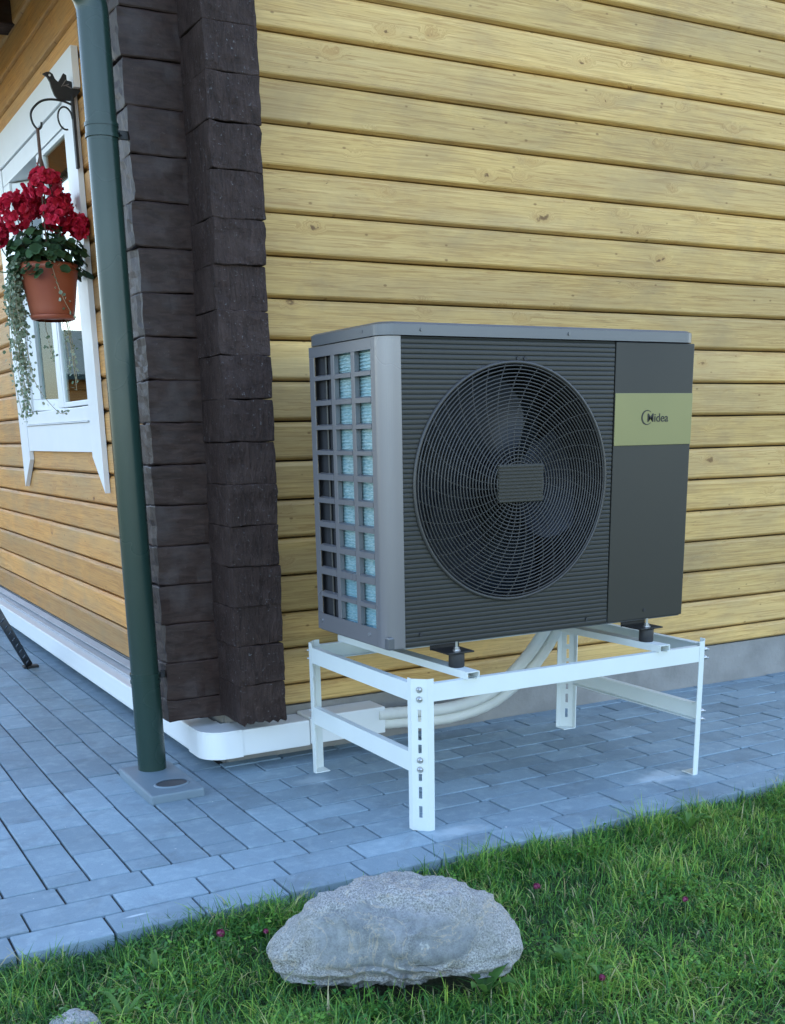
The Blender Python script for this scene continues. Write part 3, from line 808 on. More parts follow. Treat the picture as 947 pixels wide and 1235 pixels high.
# right service panel, label, print
m = MB(); m.box((XD+.004, UY0-.001, ZB+.001), (UX1-.0005, UY0+.006, ZT-.0005), .003); svc = m.build('service_panel', M_FRONT, hp)
LZ0, LZ1 = 1.079, 1.234
m = MB(); m.box((XD+.005, UY0-.0035, LZ0), (UX1-.001, UY0-.0012, LZ1), .001); lab = m.build('label_plate', M_LABEL, hp)
def text_mesh(s, size, name, mat, parent, x, y, z, sx=1.0, bold=.0):
    cu = bpy.data.curves.new(name, 'FONT'); cu.body = s; cu.size = size; cu.extrude = .0004; cu.offset = bold
    tmp = bpy.data.objects.new(name, cu); COL.objects.link(tmp)
    dg = bpy.context.evaluated_depsgraph_get(); me = bpy.data.meshes.new_from_object(tmp.evaluated_get(dg))
    bpy.data.objects.remove(tmp)
    me.materials.clear(); me.materials.append(mat)
    o = link(name, me, parent); o.location = Vector((x, y, z))-wloc(parent); o.rotation_euler = (pi/2, 0, 0); o.scale = (sx, 1, 1)
    return o
text_mesh('Midea', .036, 'lettering', M_PRINT, lab, 2.436, UY0-.0042, 1.149, 1.0, .0002)
m = MB(); V = []; N = 28; cx_, cz_ = 2.437, 1.162
for i in range(N+1):
    a = radians(50)+radians(265)*i/N; t_ = .0042*sin(pi*min(1, max(.05, i/N)))+.0006
    for rr in (.021-t_/2, .021+t_/2):
        for yy_ in (UY0-.0046, UY0-.0034): V.append((cx_+rr*cos(a), yy_, cz_+rr*sin(a)*1.0))
m.add(V, [(i*4+p, (i+1)*4+p, (i+1)*4+q, i*4+q) for i in range(N) for p, q in ((0, 2), (2, 3), (3, 1), (1, 0))]); m.build('emblem', M_PRINT, lab)
# front screws
for x, z in ((UX0+.11, ZB+.035), (XD-.08, ZB+.022), (XD+.155, ZB+.030), (FX+.01, FZ+FR+.012), (FX+.035, FZ+FR+.012)):
    m = MB(); m.cyl((x, UY0-.003, z), (x, UY0+.004, z), .006, 12); m.build('screw', M_BLACK, hp)
for y in (UY0+.11, UY1-.03):
    m = MB(); m.cyl((UX0-.003, y, ZB+.030), (UX0+.002, y, ZB+.030), .005, 10); m.build('screw', M_ZINC, hp)

# ================================================================== stand
SX0, SX1, SY0, SY1 = 1.538, 2.662, 2.66, 3.42
ST, BZ0, BZ1 = .456, .389, .441
st = empty('heat_pump_stand', (SX0, SY0, 0)); tag(st, 'cream white bolted metal stand carrying the heat pump', 'stand')
LC, LF, TH = .035, .020, .003              # chamfer of the corner profile, flange, sheet thickness
LW = LC+LF
SLOTS = [(.058, .018), (.117, .018), (.164, .011), (.250, .013), (.294, .018), (.349, .018)]
def leg(xc, yc, sx, sy):
    """corner profile: slotted web set diagonally across the corner, one flange along each bar"""
    W = lambda u, v, z: (xc+sx*u, yc+sy*v, z)
    c, f, t = LC, LF, TH; m = MB(); k = .414*t
    m.prism([(0, c+f), (0, c), (t, c+k), (t, c+f)], lambda u, v, z: W(u, v, z), 0, ST)
    m.prism([(c, 0), (c+f, 0), (c+f, t), (c+k, t)], lambda u, v, z: W(u, v, z), 0, ST)
    L = c*sqrt(2); r2 = 1/sqrt(2); sw = .0052
    def D(w, n): return (w*r2+n*r2, c-w*r2+n*r2)       # along the diagonal, and inwards
    def piece(w0, w1, z0, z1):
        m.prism([D(w0, 0), D(w1, 0), D(w1, t), D(w0, t)], lambda u, v, z: W(u, v, z), z0, z1)
    piece(.0002, L/2-sw, 0, ST); piece(L/2+sw, L-.0002, 0, ST)
    zp = 0.0
    for zc_, h in SLOTS: piece(L/2-sw, L/2+sw, zp, zc_-h); zp = zc_+h
    piece(L/2-sw, L/2+sw, zp, ST)
    o = m.build('leg', M_STAND, st)
    g = MB(); g.prism([(t, c+f), (t, c+k), (c+k, t), (c+f, t), (c+f, c+f)], lambda u, v, z: W(u, v, z), .0005, .0035); g.build('foot_plate', M_STAND, o)
    for zc_ in (.425, .397, .216, .188):
        b = MB()
        def Q(n): u, v = D(L/2, n); return W(u, v, zc_)
        b.cyl(Q(-.0002), Q(-.0018), .0095, 14)
        b.tube([Q(-.0019), Q(-.0055), Q(-.0085)], [.0078, .0072, .0035], 12)
        b.cyl(Q(-.0086), Q(-.015 if sx < 0 or sy < 0 else -.010), .0033, 8)
        b.build('bolt', M_ZINC, o)
for x, sx in ((SX0, 1), (SX1, -1)):
    for y, sy in ((SY0, 1), (SY1, -1)): leg(x, y, sx, sy)
def channel(name, p, q, wdir, w_, h, z0):
    """bar with its web outside and a top and bottom flange pointing along wdir (unit x or y step)"""
    m = MB(); (xa, ya), (xb, yb) = p, q; dx, dy = wdir; t_ = .0028
    def bx(a0, a1, za, zb):
        x0, x1 = sorted((xa+dx*a0, xb+dx*a1)) if dx else (xa, xb)
        y0, y1 = sorted((ya+dy*a0, yb+dy*a1)) if dy else (ya, yb)
        m.box((x0, y0, za), (x1, y1, zb))
    bx(0, t_, z0, z0+h); bx(t_, w_, z0+h-t_, z0+h); bx(t_, w_, z0, z0+t_)
    return m.build(name, M_STAND, st)
ya_, yb_ = SY0+LW-.0035, SY1-LW+.0035
for z0, h in ((BZ0, BZ1-BZ0), (.178, .058)):
    channel('side_bar', (SX0+.0008, SY0+LW+.0005), (SX0+.0008, SY1-LW-.0005), (1, 0), .022, h, z0)
    channel('side_bar', (SX1-.0008, SY0+LW+.0005), (SX1-.0008, SY1-LW-.0005), (-1, 0), .022, h, z0)
channel('cross_bar', (SX0+LW+.0005, SY0+.0008), (SX1-LW-.0005, SY0+.0008), (0, 1), .022, BZ1-BZ0, BZ0)
channel('cross_bar', (SX0+LW+.0005, SY1-.0008), (SX1-LW-.0005, SY1-.0008), (0, -1), .022, BZ1-BZ0, BZ0)
RAILX = ((1.720, 1.690), (2.445, 2.415))
for xf, xb in RAILX:
    m = MB(); yA, yB = SY0-.012, SY1+.008; z0 = BZ1+.0006; h = .022; hw_ = .021; t_ = .0028
    prof = [(-hw_, z0), (-hw_, z0+h), (hw_, z0+h), (hw_, z0), (hw_-.010, z0), (hw_-.010, z0+t_), (hw_-t_, z0+t_), (hw_-t_, z0+h-t_), (-hw_+t_, z0+h-t_), (-hw_+t_, z0+t_), (-hw_+.010, z0+t_), (-hw_+.010, z0)]
    npf = len(prof)
    V = [(xf+u, yA, v) for u, v in prof]+[(xb+u, yB, v) for u, v in prof]
    m.add(V, [tuple(range(npf)), tuple(range(npf, 2*npf))[::-1]]+[(i, (i+1) % npf, npf+(i+1) % npf, npf+i) for i in range(npf)])
    m.build('rail', M_STAND, st)
# rubber dampers and feet of the unit
RT_ = BZ1+.0006+.022
for xf, xb in RAILX:
    for y in (2.735, 3.262):
        x = xf+(xb-xf)*(y-SY0)/(SY1-SY0)
        m = MB(); 
        if y < 3: m.box((x-.045, 2.708, .5065), (x+.045, UY0+.03, .5115), .001); m.box((x-.05, UY0+.03, .507), (x+.05, UY0+.034, .5265))
        else: m.box((x-.045, UY1-.03, .5065), (x+.045, 3.289, .5115), .001); m.box((x-.05, UY1-.034, .507), (x+.05, UY1-.03, .5265))
        ft = m.build('foot', M_BLACKM, hp)
        m = MB(); m.lathe((x, y, 0), [(.0001, RT_+.0002), (.022, RT_+.0002), (.0235, RT_+.003), (.0235, .503), (.022, .506), (.0001, .506)], 24); m.build('rubber_damper', M_BLACK, ft)
        m = MB(); m.cyl((x, y, .512), (x, y, .5135), .013, 16); m.tube([(x, y, .5136), (x, y, .522)], .0085, 6, smooth=False); m.cyl((x, y, .522), (x, y, .538), .0042, 10); m.build('nut', M_ZINC, ft)

# ================================================================== insulated pipes from the trunking to the unit
def spline(P, n_=10):
    P = [Vector(p) for p in P]; out = []
    for i in range(len(P)-1):
        p0, p1, p2, p3 = P[max(i-1, 0)], P[i], P[i+1], P[min(i+2, len(P)-1)]
        for k in range(n_):
            t_ = k/n_; out.append(.5*((2*p1)+(p2-p0)*t_+(2*p0-5*p1+4*p2-p3)*t_*t_+(3*p1-p0-3*p2+p3)*t_**3))
    out.append(P[-1]); return out
for P, lb in (([(1.88, 3.545, .125), (1.98, 3.535, .122), (2.16, 3.50, .122), (2.30, 3.45, .165), (2.40, 3.40, .262), (2.455, 3.34, .37), (2.485, 3.27, .50), (2.49, 3.22, .575)], 'upper of two white insulated pipes curving under the heat pump'),
              ([(1.88, 3.555, .088), (1.98, 3.55, .083), (2.17, 3.515, .080), (2.33, 3.46, .128), (2.44, 3.40, .232), (2.50, 3.34, .35), (2.53, 3.27, .49), (2.535, 3.22, .575)], 'lower of two white insulated pipes curving under the heat pump')):
    pts = spline(P, 12); rr = [.0225+.0007*sin(i*1.9) for i in range(len(pts))]
    m = MB(); m.tube(pts, rr, 16); o = m.build('insulated_pipe', M_PIPE, None, origin=P[0]); tag(o, lb, 'pipe', 'insulated pipes under the heat pump')

# ================================================================== hanging flower basket with its bracket
HX, HY = 1.135, 4.83                      # hook position
br = empty('basket_bracket', (XW-.024, HY, 2.3)); tag(br, 'dark iron wall bracket with a bird figure above the flower pot', 'bracket')
m = MB(); m.box((XW-.036, HY-.012, 2.16), (XW-.0245, HY+.012, 2.42), .002); m.build('wall_bar', M_IRON, br)
m = MB()
arm = spline([(XW-.033, HY, 2.385), (1.24, HY, 2.395), (1.19, HY, 2.395), (1.15, HY, 2.380), (1.118, HY, 2.345), (1.118, HY, 2.310), (1.135, HY, 2.287), (1.150, HY, 2.295), (1.153, HY, 2.312)], 8)
m.tube(arm, .0042, 8)
m.build('arm', M_IRON, br)
m = MB(); m.tube([(XW-.036-.028+.028*cos(a), HY, 2.335+.040*sin(a)) for a in [2*pi*i/24 for i in range(20)]], .0035, 6); m.build('scroll', M_IRON, br)
def bird():
    out = [(0, 0), (-.012, .012), (-.020, .034), (-.024, .052), (-.032, .066), (-.046, .074), (-.034, .080), (-.022, .082), (-.012, .076), (-.006, .062), (.004, .054), (.016, .070), (.024, .083), (.034, .078), (.034, .062), (.048, .060), (.062, .046), (.085, .050), (.080, .034), (.060, .014), (.040, .0)]
    m = MB(); c = (1.225, 2.398); k_ = 1.12
    m.prism([(c[0]+u*k_, c[1]+v*k_) for u, v in out], lambda u, v, t: (u, t, v), HY-.006, HY+.006)
    b = m.build('bird', M_IRON, br)
    m = MB(); m.cyl((c[0]-.0235*k_, HY-.0075, c[1]+.071*k_), (c[0]-.0235*k_, HY+.0075, c[1]+.071*k_), .0042, 10); m.build('eye', M_BIRDEYE, b)
    m = MB()
    for q in range(3): m.obox((c[0]+(.014+.007*q)*k_, HY-.0076, c[1]+(.040+.003*q)*k_), (c[0]+(.030+.009*q)*k_, HY-.0076, c[1]+(.062-.012*q)*k_), .003, .004, up=(0, 1, 0))
    m.build('wing_lines', simple('worn_iron', (.2, .17, .15), .6), b)
bird()

bk = empty('flower_basket', (1.138, 4.88, 1.60)); tag(bk, 'terracotta hanging pot full of red geraniums beside the window', 'flower basket')
PX, PY, PZ = 1.138, 4.875, 1.605
m = MB(); m.lathe((PX, PY, PZ), [(.0001, 0), (.078, 0), (.084, .004), (.090, .03), (.112, .17), (.116, .172), (.118, .185), (.116, .20), (.108, .20), (.106, .17), (.0001, .165)], 36); pot = m.build('pot', M_TERRA, bk)
m = MB(); m.lathe((PX, PY, PZ), [(.070, -.010), (.084, -.006), (.090, .004), (.087, .010), (.080, .002), (.0001, -.006)], 36); m.build('saucer', M_TERRA, pot)
m = MB()
for a in (0.3, 2.4, 4.5):
    m.tube([(PX+.114*cos(a), PY+.114*sin(a), PZ+.19), (PX+.06*cos(a), PY+.06*sin(a), PZ+.42), (1.137, HY+.004, 2.20), (1.136, HY, 2.29)], [.0028, .0028, .0035, .0055], 7)
m.tube([(1.136, HY, 2.29), (1.137, HY+.003, 2.14), (1.137, HY+.004, 2.06)], .0065, 8)
m.build('hanging_cord', M_CORD, bk)
random.seed(21)
def leaf_disc(V, Fc, T, c, nrm, r, tint, lob=7, wav=.15):
    nrm = Vector(nrm).normalized(); x = nrm.orthogonal().normalized(); y = nrm.cross(x); a0 = random.uniform(0, 6)
    n0 = len(V); V.append(tuple(Vector(c)-nrm*r*.18)); T.append(tint*.8); K = 10
    for k in range(K):
        a = a0+2*pi*k/K; q = r*(1+wav*cos(a*lob/2)); V.append(tuple(Vector(c)+(x*cos(a)+y*sin(a))*q+nrm*r*.12*sin(a*3))); T.append(tint)
    for k in range(K): Fc.append((n0, n0+1+k, n0+1+(k+1) % K))
def tri_obj(name, V, Fc, T, mat, parent, thick=0):
    me = qmesh(name, np.array(V)-np.array(wloc(parent)), np.array(Fc), mat, {'tint': np.array(T)}, True)
    return link(name, me, parent)
M_GER = leaf_mat('geranium_leaf', (.022, .055, .024), (.075, .15, .06), .25)
M_RED = leaf_mat('crimson_petal', (.45, .008, .035), (.86, .045, .105), .3)
M_SIL = leaf_mat('silvery_trailing_leaf', (.13, .20, .11), (.46, .52, .40), .3)
# geranium foliage
V = []; Fc = []; T = []
for i in range(330):
    a = random.uniform(0, 2*pi); q = sqrt(random.random()); rad = .155*q; z = PZ+.20+random.uniform(-.04, .16)*(1-.4*q)
    if q > .75: z -= .02
    c = (PX+rad*cos(a), PY+rad*sin(a), z)
    leaf_disc(V, Fc, T, c, (cos(a)*q*.9+random.uniform(-.5, .5), sin(a)*q*.9+random.uniform(-.5, .5), .7), random.uniform(.010, .026), random.random())
tri_obj('foliage', V, Fc, T, M_GER, bk)
HEADS = [(.01, -.02, .485, .072), (-.105, -.03, .385, .074), (.055, -.04, .375, .064), (-.045, .05, .43, .055), (-.185, .02, .315, .048), (.135, .0, .345, .042), (-.24, .05, .27, .048), (.06, .09, .44, .05)]
# offsets: first number along the photo's left-right on the wall side, turned into world axes
rx, ry = cos(radians(14)), -sin(radians(14))
m = MB()
for i, (u, d_, h, r) in enumerate(HEADS):
    c = Vector((PX+u*rx+d_*.25, PY+u*ry+d_*.97, PZ+h))
    m.tube(spline([(PX+u*.3, PY+d_*.3, PZ+.18), (PX+u*.8*rx, PY+u*.8*ry+d_*.8, PZ+h-.09), tuple(c)], 4), .0026, 6)
    V = []; Fc = []; T = []
    for k in range(85):
        dv = Vector((random.gauss(0, 1), random.gauss(0, 1), random.gauss(.35, 1))).normalized()
        p = c+dv*r*random.uniform(.75, 1.0)*Vector((1, 1, .8)).length/1.63
        for pt in range(4):
            pv = (dv+Vector((random.uniform(-.7, .7), random.uniform(-.7, .7), random.uniform(-.7, .7)))).normalized()
            leaf_disc(V, Fc, T, p+pv.orthogonal().normalized()*.009, pv, random.uniform(.009, .0155), random.random(), 4, .2)
    tri_obj('flower_head', V, Fc, T, M_RED, bk)
m.build('flower_stems', simple('geranium_stem', (.08, .13, .05), .6), bk)
# trailing silvery plant
V = []; Fc = []; T = []; m = MB()
strands = []
for i in range(24):
    a = random.uniform(radians(128), radians(196)); x0, y0 = PX+.125*cos(a), PY+.125*sin(a)*.8
    L = random.uniform(.22, .62) if i < 18 else random.uniform(.12, .25)
    dx, dy = random.uniform(-.03, .02), random.uniform(-.03, .03)
    strands.append([(PX+.08*cos(a), PY+.08*sin(a), PZ+.20), (x0, y0, PZ+.205), (x0-.02+dx*.3, y0+dy*.3, PZ+.12), (x0-.025+dx, y0+dy, PZ+.20-L*.6), (x0-.01+dx*.5, y0+dy*1.4, PZ+.20-L)])
strands.append([(PX-.02, PY-.10, PZ+.2), (PX-.018, PY-.128, PZ+.19), (PX+.01, PY-.118, PZ+.09), (PX+.052, PY-.09, PZ+.015)])
for i in range(5):
    a = random.uniform(0, 6.28); strands.append([(PX+.06*cos(a), PY+.03*sin(a), PZ-.005), (PX+.06*cos(a)+.01, PY+.03*sin(a), PZ-.10), (PX+.055*cos(a)+.02, PY+.03*sin(a), PZ-.16-.03*i)])
strands.append([(PX-.12, PY-.02, PZ-.1), (PX-.10, PY-.02, PZ-.25), (PX-.02, PY, PZ-.36), (PX+.02, PY, PZ-.37)])
for si, S in enumerate(strands):
    pts = spline(S, 9); m.tube(pts, .0013, 5)
    dens = 3 if si < 24 else 1
    for p in pts[5:]:
        for q in range(dens):
            pp = p+Vector((random.gauss(0, .010), random.gauss(0, .010), random.gauss(0, .008)))
            leaf_disc(V, Fc, T, pp, (random.gauss(0, 1), random.gauss(-.5, 1), random.gauss(.3, 1)), random.uniform(.004, .0085), random.random(), 4, .1)
tri_obj('trailing_leaves', V, Fc, T, M_SIL, bk)
m.build('trailing_stems', M_STEM, bk)

# ================================================================== black perforated bar leaning in from the left
lb = empty('perforated_bar', (1.085, 5.88, .0)); tag(lb, 'black perforated metal bar leaning on the paving at the left edge', 'metal bar')
pa, pb = Vector((1.083, 5.86, .005)), Vector((.60, 4.55, .80))
d_ = (pb-pa).normalized(); sidev = d_.cross(Vector((.25, -.97, 0))).normalized(); nv = sidev.cross(d_).normalized()
m = MB(); L = (pb-pa).length; w_ = .042; hole = .0105; pitch = .085; s = 0.0; th = .006
def barbox(a0, a1, b0, b1):
    vs = []
    for t_ in (-th/2, th/2):
        for a, b in ((a0, b0), (a1, b0), (a1, b1), (a0, b1)): vs.append(pa+d_*a+sidev*b+nv*t_)
    m.add(vs, [(0, 3, 2, 1), (4, 5, 6, 7), (0, 1, 5, 4), (1, 2, 6, 5), (2, 3, 7, 6), (3, 0, 4, 7)])
barbox(0, L, -w_/2, -hole); barbox(0, L, hole, w_/2)
while s < L:
    e_ = min(s+pitch-2*hole, L); barbox(s, e_, -hole, hole); s += pitch
m.build('bar', M_BLACKM, lb)
m = MB(); m.box((1.05, 5.835, .0), (1.125, 5.885, .012), .002); m.build('foot', M_BLACK, lb)

# ================================================================== rocks
def boulder(name, cx_, cy_, base_z, outline, depth, sub, seed, label, sx, smoothpatch=True):
    """stone seen broadside: outline = (u, z) points in the plane along the direction AX, swept into a rounded body"""
    AX = Vector((_r[0], _r[1], 0)); BY = Vector((-_r[1], _r[0], 0))
    bm = bmesh.new(); bmesh.ops.create_icosphere(bm, subdivisions=sub, radius=1)
    ang = np.array([math.atan2(z, u) for u, z in outline]); rad = np.array([math.hypot(u, z) for u, z in outline])
    o_ = np.argsort(ang); ang, rad = ang[o_], rad[o_]
    ang = np.concatenate(([ang[-1]-2*pi], ang, [ang[0]+2*pi])); rad = np.concatenate(([rad[-1]], rad, [rad[0]]))
    A = []; so = Vector((seed, seed*1.7, seed*.3)); BYL = Vector((0, -1, 0)); rg = random.Random(int(seed*100)); planes = []
    if smoothpatch:
        for n_, d__ in (((-.25, -.93, .28), .088), ((.42, -.88, .22), .112), ((.05, -.72, .69), .108), ((.0, -.80, -.60), .090), ((-.62, -.55, .56), .165), ((.66, -.4, .63), .168)):
            planes.append((Vector(n_).normalized(), d__))
    for v in bm.verts:
        d = v.co.normalized(); th_ = math.atan2(d.z, d.x); c_ = math.hypot(d.x, d.z)
        R_ = float(np.interp(th_, ang, rad))
        # flattened faces: superellipsoid across
        cc = c_**.72; dd = (abs(d.y)**.95)*(1 if d.y > 0 else -1)
        u, z, b = cos(th_)*R_*cc, sin(th_)*R_*cc, dd*depth*(.75+.35*(1-abs(u_ if False else cos(th_))))
        p = Vector((u, b, z))
        sm = 0.0; sc_ = min(1.0, max(rad)/.2)
        p += Vector((d.x, d.y, d.z))*sc_*(noise.noise(p*6/sc_+so)*.014+noise.noise(p*14/sc_+so)*.007)
        for pn, pd in planes:                      # chipped faces
            e_ = p.dot(pn)-pd
            if e_ > 0: p -= pn*e_*.62
        rdg = noise.ridged_multi_fractal(p*13/sc_+so, 1.0, 2.1, 4, .9, 2.0)
        fine = noise.fractal(p*38/sc_+so, .9, 2.1, 4)
        if smoothpatch:
            e2 = ((p.x+.01+.03*noise.noise(p*14+so))/.17)**2+((p.z-.02+.03*noise.noise(p*17))/.075)**2
            sm = max(0.0, min(1.0, (1.2-e2)/.35))*(1.0 if p.y < 0 else 0.0)
            lo = max(0.0, min(1.0, (-.012-p.z)*30))*(1.0 if p.y < .02 else 0.0)
            zz = p.z*36+1.6*noise.noise(Vector((p.x*7, p.y*7, 3.0)))
            p += BYL*(lo*.020*(zz-math.floor(zz)-.5))          # bedding ledges low on the near side
        amp = .0080*sc_*(1-.66*sm)
        p += Vector((d.x, d.y, d.z))*(amp*(rdg-1.2)*.9+.0075*sc_*(1-.55*sm)*fine)
        A.append(sm); v.co = AX*p.x+BY*p.y+Vector((0, 0, p.z))
    me = bpy.data.meshes.new(name); bm.to_mesh(me); bm.free()
    me.polygons.foreach_set('use_smooth', [True]*len(me.polygons))
    a = me.attributes.new('smoothface', 'FLOAT', 'POINT'); a.data.foreach_set('value', A)
    me.materials.append(M_ROCK)
    o = link(name, me); o.location = (cx_, cy_, base_z); tag(o, label, 'rock')
    return o
PXM = 2.27/F                                   # metres per photo pixel at the boulder
OUT = [(320,1155),(330,1133),(345,1110),(375,1085),(420,1066),(450,1059),(480,1056),(510,1057),(540,1061),(580,1075),(610,1097),(628,1120),(634,1140),(630,1158),(618,1174),(600,1181),(575,1180),(556,1172),(535,1180),(500,1187),(450,1190),(400,1192),(360,1188),(338,1180),(324,1168)]
OUT = [((x-478)*PXM*1.045, -(y-1128)*PXM*1.01) for x, y in OUT]
boulder('boulder', 1.070, 1.958, .078, OUT, .15, 6, 3.1, 'big grey granite boulder lying on the grass in the foreground', 1)
OUT2 = [(-.055, -.02), (-.05, .0), (-.02, .022), (.02, .026), (.05, .014), (.06, -.004), (.05, -.03), (0, -.035)]
boulder('small_stone', .402, 2.118, -.024, OUT2, .035, 4, 8.3, 'small grey stone in the grass at the lower left corner', 1, False)

# ================================================================== grass
def blades(N, x0, x1, y0, y1, hmin, hmax, wid, seed, dens=None):
    g = np.random.default_rng(seed)
    X = g.uniform(x0, x1, N); Y = g.uniform(y0, y1, N)
    if dens is not None:
        k = dens(X, Y, g); X, Y = X[k], Y[k]
    N = len(X)
    cl = np.sin(X*9.1+1.3*np.sin(Y*7.7))*np.sin(Y*8.3+1.1*np.sin(X*6.1)); cl2 = np.sin(X*23+Y*11)*np.sin(Y*27-X*9)
    L = g.uniform(hmin, hmax, N)*(1+.34*cl+.2*cl2); az = g.uniform(0, 2*pi, N)+.8*cl; bend = np.clip(g.normal(1.25, .7, N), .05, 2.8)
    w_ = wid*g.uniform(.55, 1.6, N); tl = g.uniform(0, .85, N)
    dx, dy = np.cos(az), np.sin(az); sx, sy_ = -dy, dx
    pts = []; S = 4
    h = np.zeros(N); dcur = np.zeros(N); th_ = tl.copy()
    prof = [1.0, .9, .65, .08]
    V = np.zeros((N, S*2, 3)); 
    for s in range(S):
        for e_, sg in enumerate((-1, 1)):
            V[:, s*2+e_, 0] = X+dx*dcur+sx*sg*w_*.5*prof[s]; V[:, s*2+e_, 1] = Y+dy*dcur+sy_*sg*w_*.5*prof[s]; V[:, s*2+e_, 2] = LAWN_Z-.006+h
        h = h+np.cos(th_)*L/3; dcur = dcur+np.sin(th_)*L/3; th_ = th_+bend*.55
    V[:, :, 2] = np.maximum(V[:, :, 2], LAWN_Z-.008)
    base = (np.arange(N)*S*2)[:, None, None]
    q = np.array([[s*2, s*2+1, s*2+3, s*2+2] for s in range(S-1)])[None]
    Fq = (base+q).reshape(-1, 4)
    tint = np.clip(g.normal(.43, .25, N)+.15*cl+.09*cl2+.10*(X-1.3)-.16*(Y-1.95), 0, .92)
    dead = g.random(N) < .045; tint[dead] = g.uniform(.93, 1, dead.sum())
    T = np.repeat(tint, S*2)
    return V.reshape(-1, 3), Fq, T
def rockfree(X, Y, g):
    u = (X-1.075)*_r[0]+(Y-1.955)*_r[1]; b = -(X-1.075)*_r[1]+(Y-1.955)*_r[0]
    return ((u/.235)**2+(b/.10)**2) > 1
YE = PAVE_Y0-.004
parts = [blades(85000, -.1, 3.4, .95, YE, .030, .075, .0026, 1, rockfree),
         blades(16000, -.1, 3.6, YE-.10, YE, .045, .095, .0026, 2, lambda X, Y, g: rockfree(X, Y, g) & (g.random(len(X)) < .55+.45*np.sin(X*11+np.sin(X*5)*2))),
         blades(2600, -.1, 3.4, 1.0, YE, .07, .125, .0022, 3, rockfree),
         blades(2500, .70, 1.45, 1.68, 1.90, .05, .09, .0028, 6, rockfree),
         blades(26000, -2.0, 6.0, -.3, YE, .03, .07, .0042, 4, lambda X, Y, g: (X < -.1) | (X > 3.4) | (Y < .95)),
         blades(5200, -.1, 5.0, YE-.035, YE+.022, .05, .10, .0026, 5, lambda X, Y, g: g.random(len(X)) < .25+.75*(np.sin(X*7+2)*.5+.5)*np.clip((X-.2)/1.5, .2, 1))]
Vs = []; Fs = []; Ts = []; n0 = 0
for V, Fq, T in parts: Vs.append(V); Fs.append(Fq+n0); Ts.append(T); n0 += len(V)
me = qmesh('grass', np.concatenate(Vs), np.concatenate(Fs), M_GRASS, {'tint': np.concatenate(Ts)}, True)
o = link('grass', me); tag(o, 'dark green lawn grass along the paving edge', 'grass', kind='stuff')

def clover(N, seed):
    g = np.random.default_rng(seed)
    X = g.uniform(-.1, 3.4, N*4); Y = g.uniform(1.0, YE-.01, N*4)
    pt = np.sin(X*6.3+2*np.sin(Y*4.1))*np.sin(Y*7.1+1.7*np.sin(X*3.3))
    k = rockfree(X, Y, g) & (pt > .35); X, Y = X[k][:N], Y[k][:N]; n_ = len(X)
    Z = LAWN_Z+g.uniform(.018, .048, n_); az = g.uniform(0, 2*pi, n_); sz = g.uniform(.005, .0095, n_)
    V = np.zeros((n_, 3, 6, 3)); 
    for l in range(3):
        a = az+l*2*pi/3; tl = g.normal(0, .35, n_)
        for q, (r_, da) in enumerate(((.05, 0), (.75, -.62), (1.35, -.42), (1.30, 0), (1.35, .42), (.75, .62))):
            V[:, l, q, 0] = X+np.cos(a+da)*sz*r_; V[:, l, q, 1] = Y+np.sin(a+da)*sz*r_; V[:, l, q, 2] = Z+sz*r_*(tl+.15)-(.0012 if q == 3 else 0)
    Fq = (np.arange(n_*3)*6)[:, None]+np.arange(6)[None]
    return V.reshape(-1, 3), Fq, np.repeat(np.clip(g.normal(.38, .14, n_), 0, .85), 18)
V, Fq, T = clover(2600, 31)
o = link('clover_leaves', qmesh('clover_leaves', V, Fq, M_GRASS, {'tint': T})); tag(o, 'low clover leaves mixed into the lawn grass', 'clover', kind='stuff')

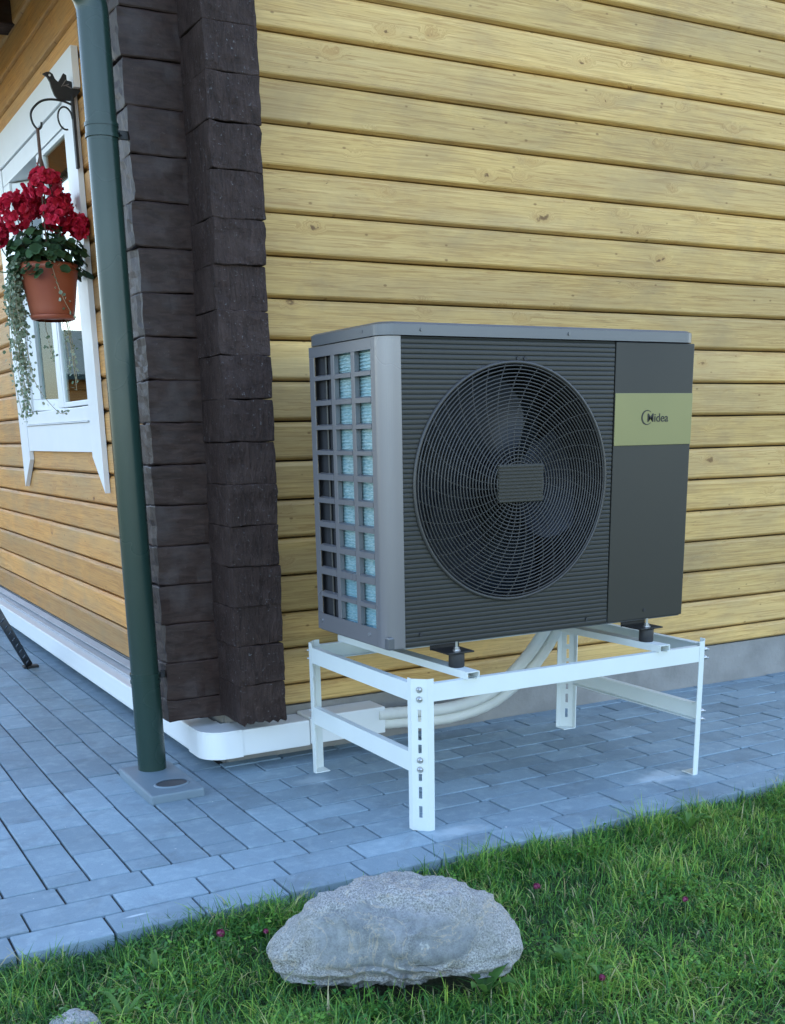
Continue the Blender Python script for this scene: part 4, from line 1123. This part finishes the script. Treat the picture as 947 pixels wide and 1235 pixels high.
# clover heads and broad leaved weeds that can be told apart in the lawn
random.seed(5)
M_PINK = leaf_mat('pink_clover_petal', (.22, .03, .085), (.42, .10, .20), .3)
M_WEED = leaf_mat('weed_leaf', (.05, .13, .03), (.13, .26, .05), .35)
for (x, y, r, lb_) in ((.772, 2.245, .011, 'pink clover flower at the paving edge left of the boulder'), (1.545, 2.09, .010, 'magenta clover flower in the grass right of the boulder'),
                    (.865, 2.20, .007, 'small faded clover flower close behind the boulder'), (1.80, 1.84, .008, 'dull reddish clover flower far right in the lawn'), (1.375, 1.63, .008, 'brownish pink clover flower in the lower right lawn')):
    f = empty('clover_flower', (x, y, LAWN_Z)); tag(f, lb_, 'flower', 'clover flowers in the lawn')
    m = MB(); m.tube([(x, y, LAWN_Z), (x+.004, y, LAWN_Z+.04), (x, y, LAWN_Z+.078)], .0012, 5); m.build('stem', simple('clover_stem', (.07, .13, .04), .6), f)
    V = []; Fc = []; T = []
    for k in range(46):
        dv = Vector((random.gauss(0, 1), random.gauss(0, 1), random.gauss(.2, 1))).normalized()
        leaf_disc(V, Fc, T, Vector((x, y, LAWN_Z+.083))+dv*r*.75, dv+Vector((.3, .2, .1)), r*.33, random.random(), 3, .2)
    tri_obj('flower_head', V, Fc, T, M_PINK, f)
def weed(x, y, n_, L, lb_, wl=.32):
    f = empty('weed', (x, y, LAWN_Z)); tag(f, lb_, 'weed', 'broad leaved weeds in the lawn')
    for i in range(n_):
        a = 2*pi*i/n_+random.uniform(-.4, .4); ll = L*random.uniform(.7, 1.1); V = []; Fc = []; T = []; S = 6; tt = random.random()
        rise = random.uniform(.35, .9)
        for s in range(S+1):
            q = s/S; wd = ll*wl*sin(pi*min(1, q*.92+.06))**.8; dist = ll*q*.85; zz = LAWN_Z+.012+ll*rise*sin(q*2.0)
            for e_ in (-1, 0, 1):
                V.append((x+cos(a)*dist-sin(a)*e_*wd/2, y+sin(a)*dist+cos(a)*e_*wd/2, zz+(.006 if e_ else 0))); T.append(min(1, tt*.8+.2*abs(e_)))
        for s in range(S):
            for e_ in range(2): k = s*3+e_; Fc += [(k, k+1, k+4), (k, k+4, k+3)]
        tri_obj('leaf', V, Fc, T, M_WEED, f)
weed(1.20, 1.80, 5, .075, 'broad leaved weed standing against the front right of the boulder', .42)
weed(1.42, 1.82, 6, .06, 'low leafy weed in the grass right of the boulder', .5)
weed(1.45, 1.72, 5, .05, 'small bright weed below the leafy one right of the boulder', .45)
weed(.50, 2.09, 6, .07, 'narrow leaved weed beside the small stone', .2)
weed(.62, 2.26, 5, .05, 'small weed at the paving edge lower left', .3)
weed(2.28, 2.33, 6, .07, 'dark leafy weed at the paving edge near the right leg', .35)
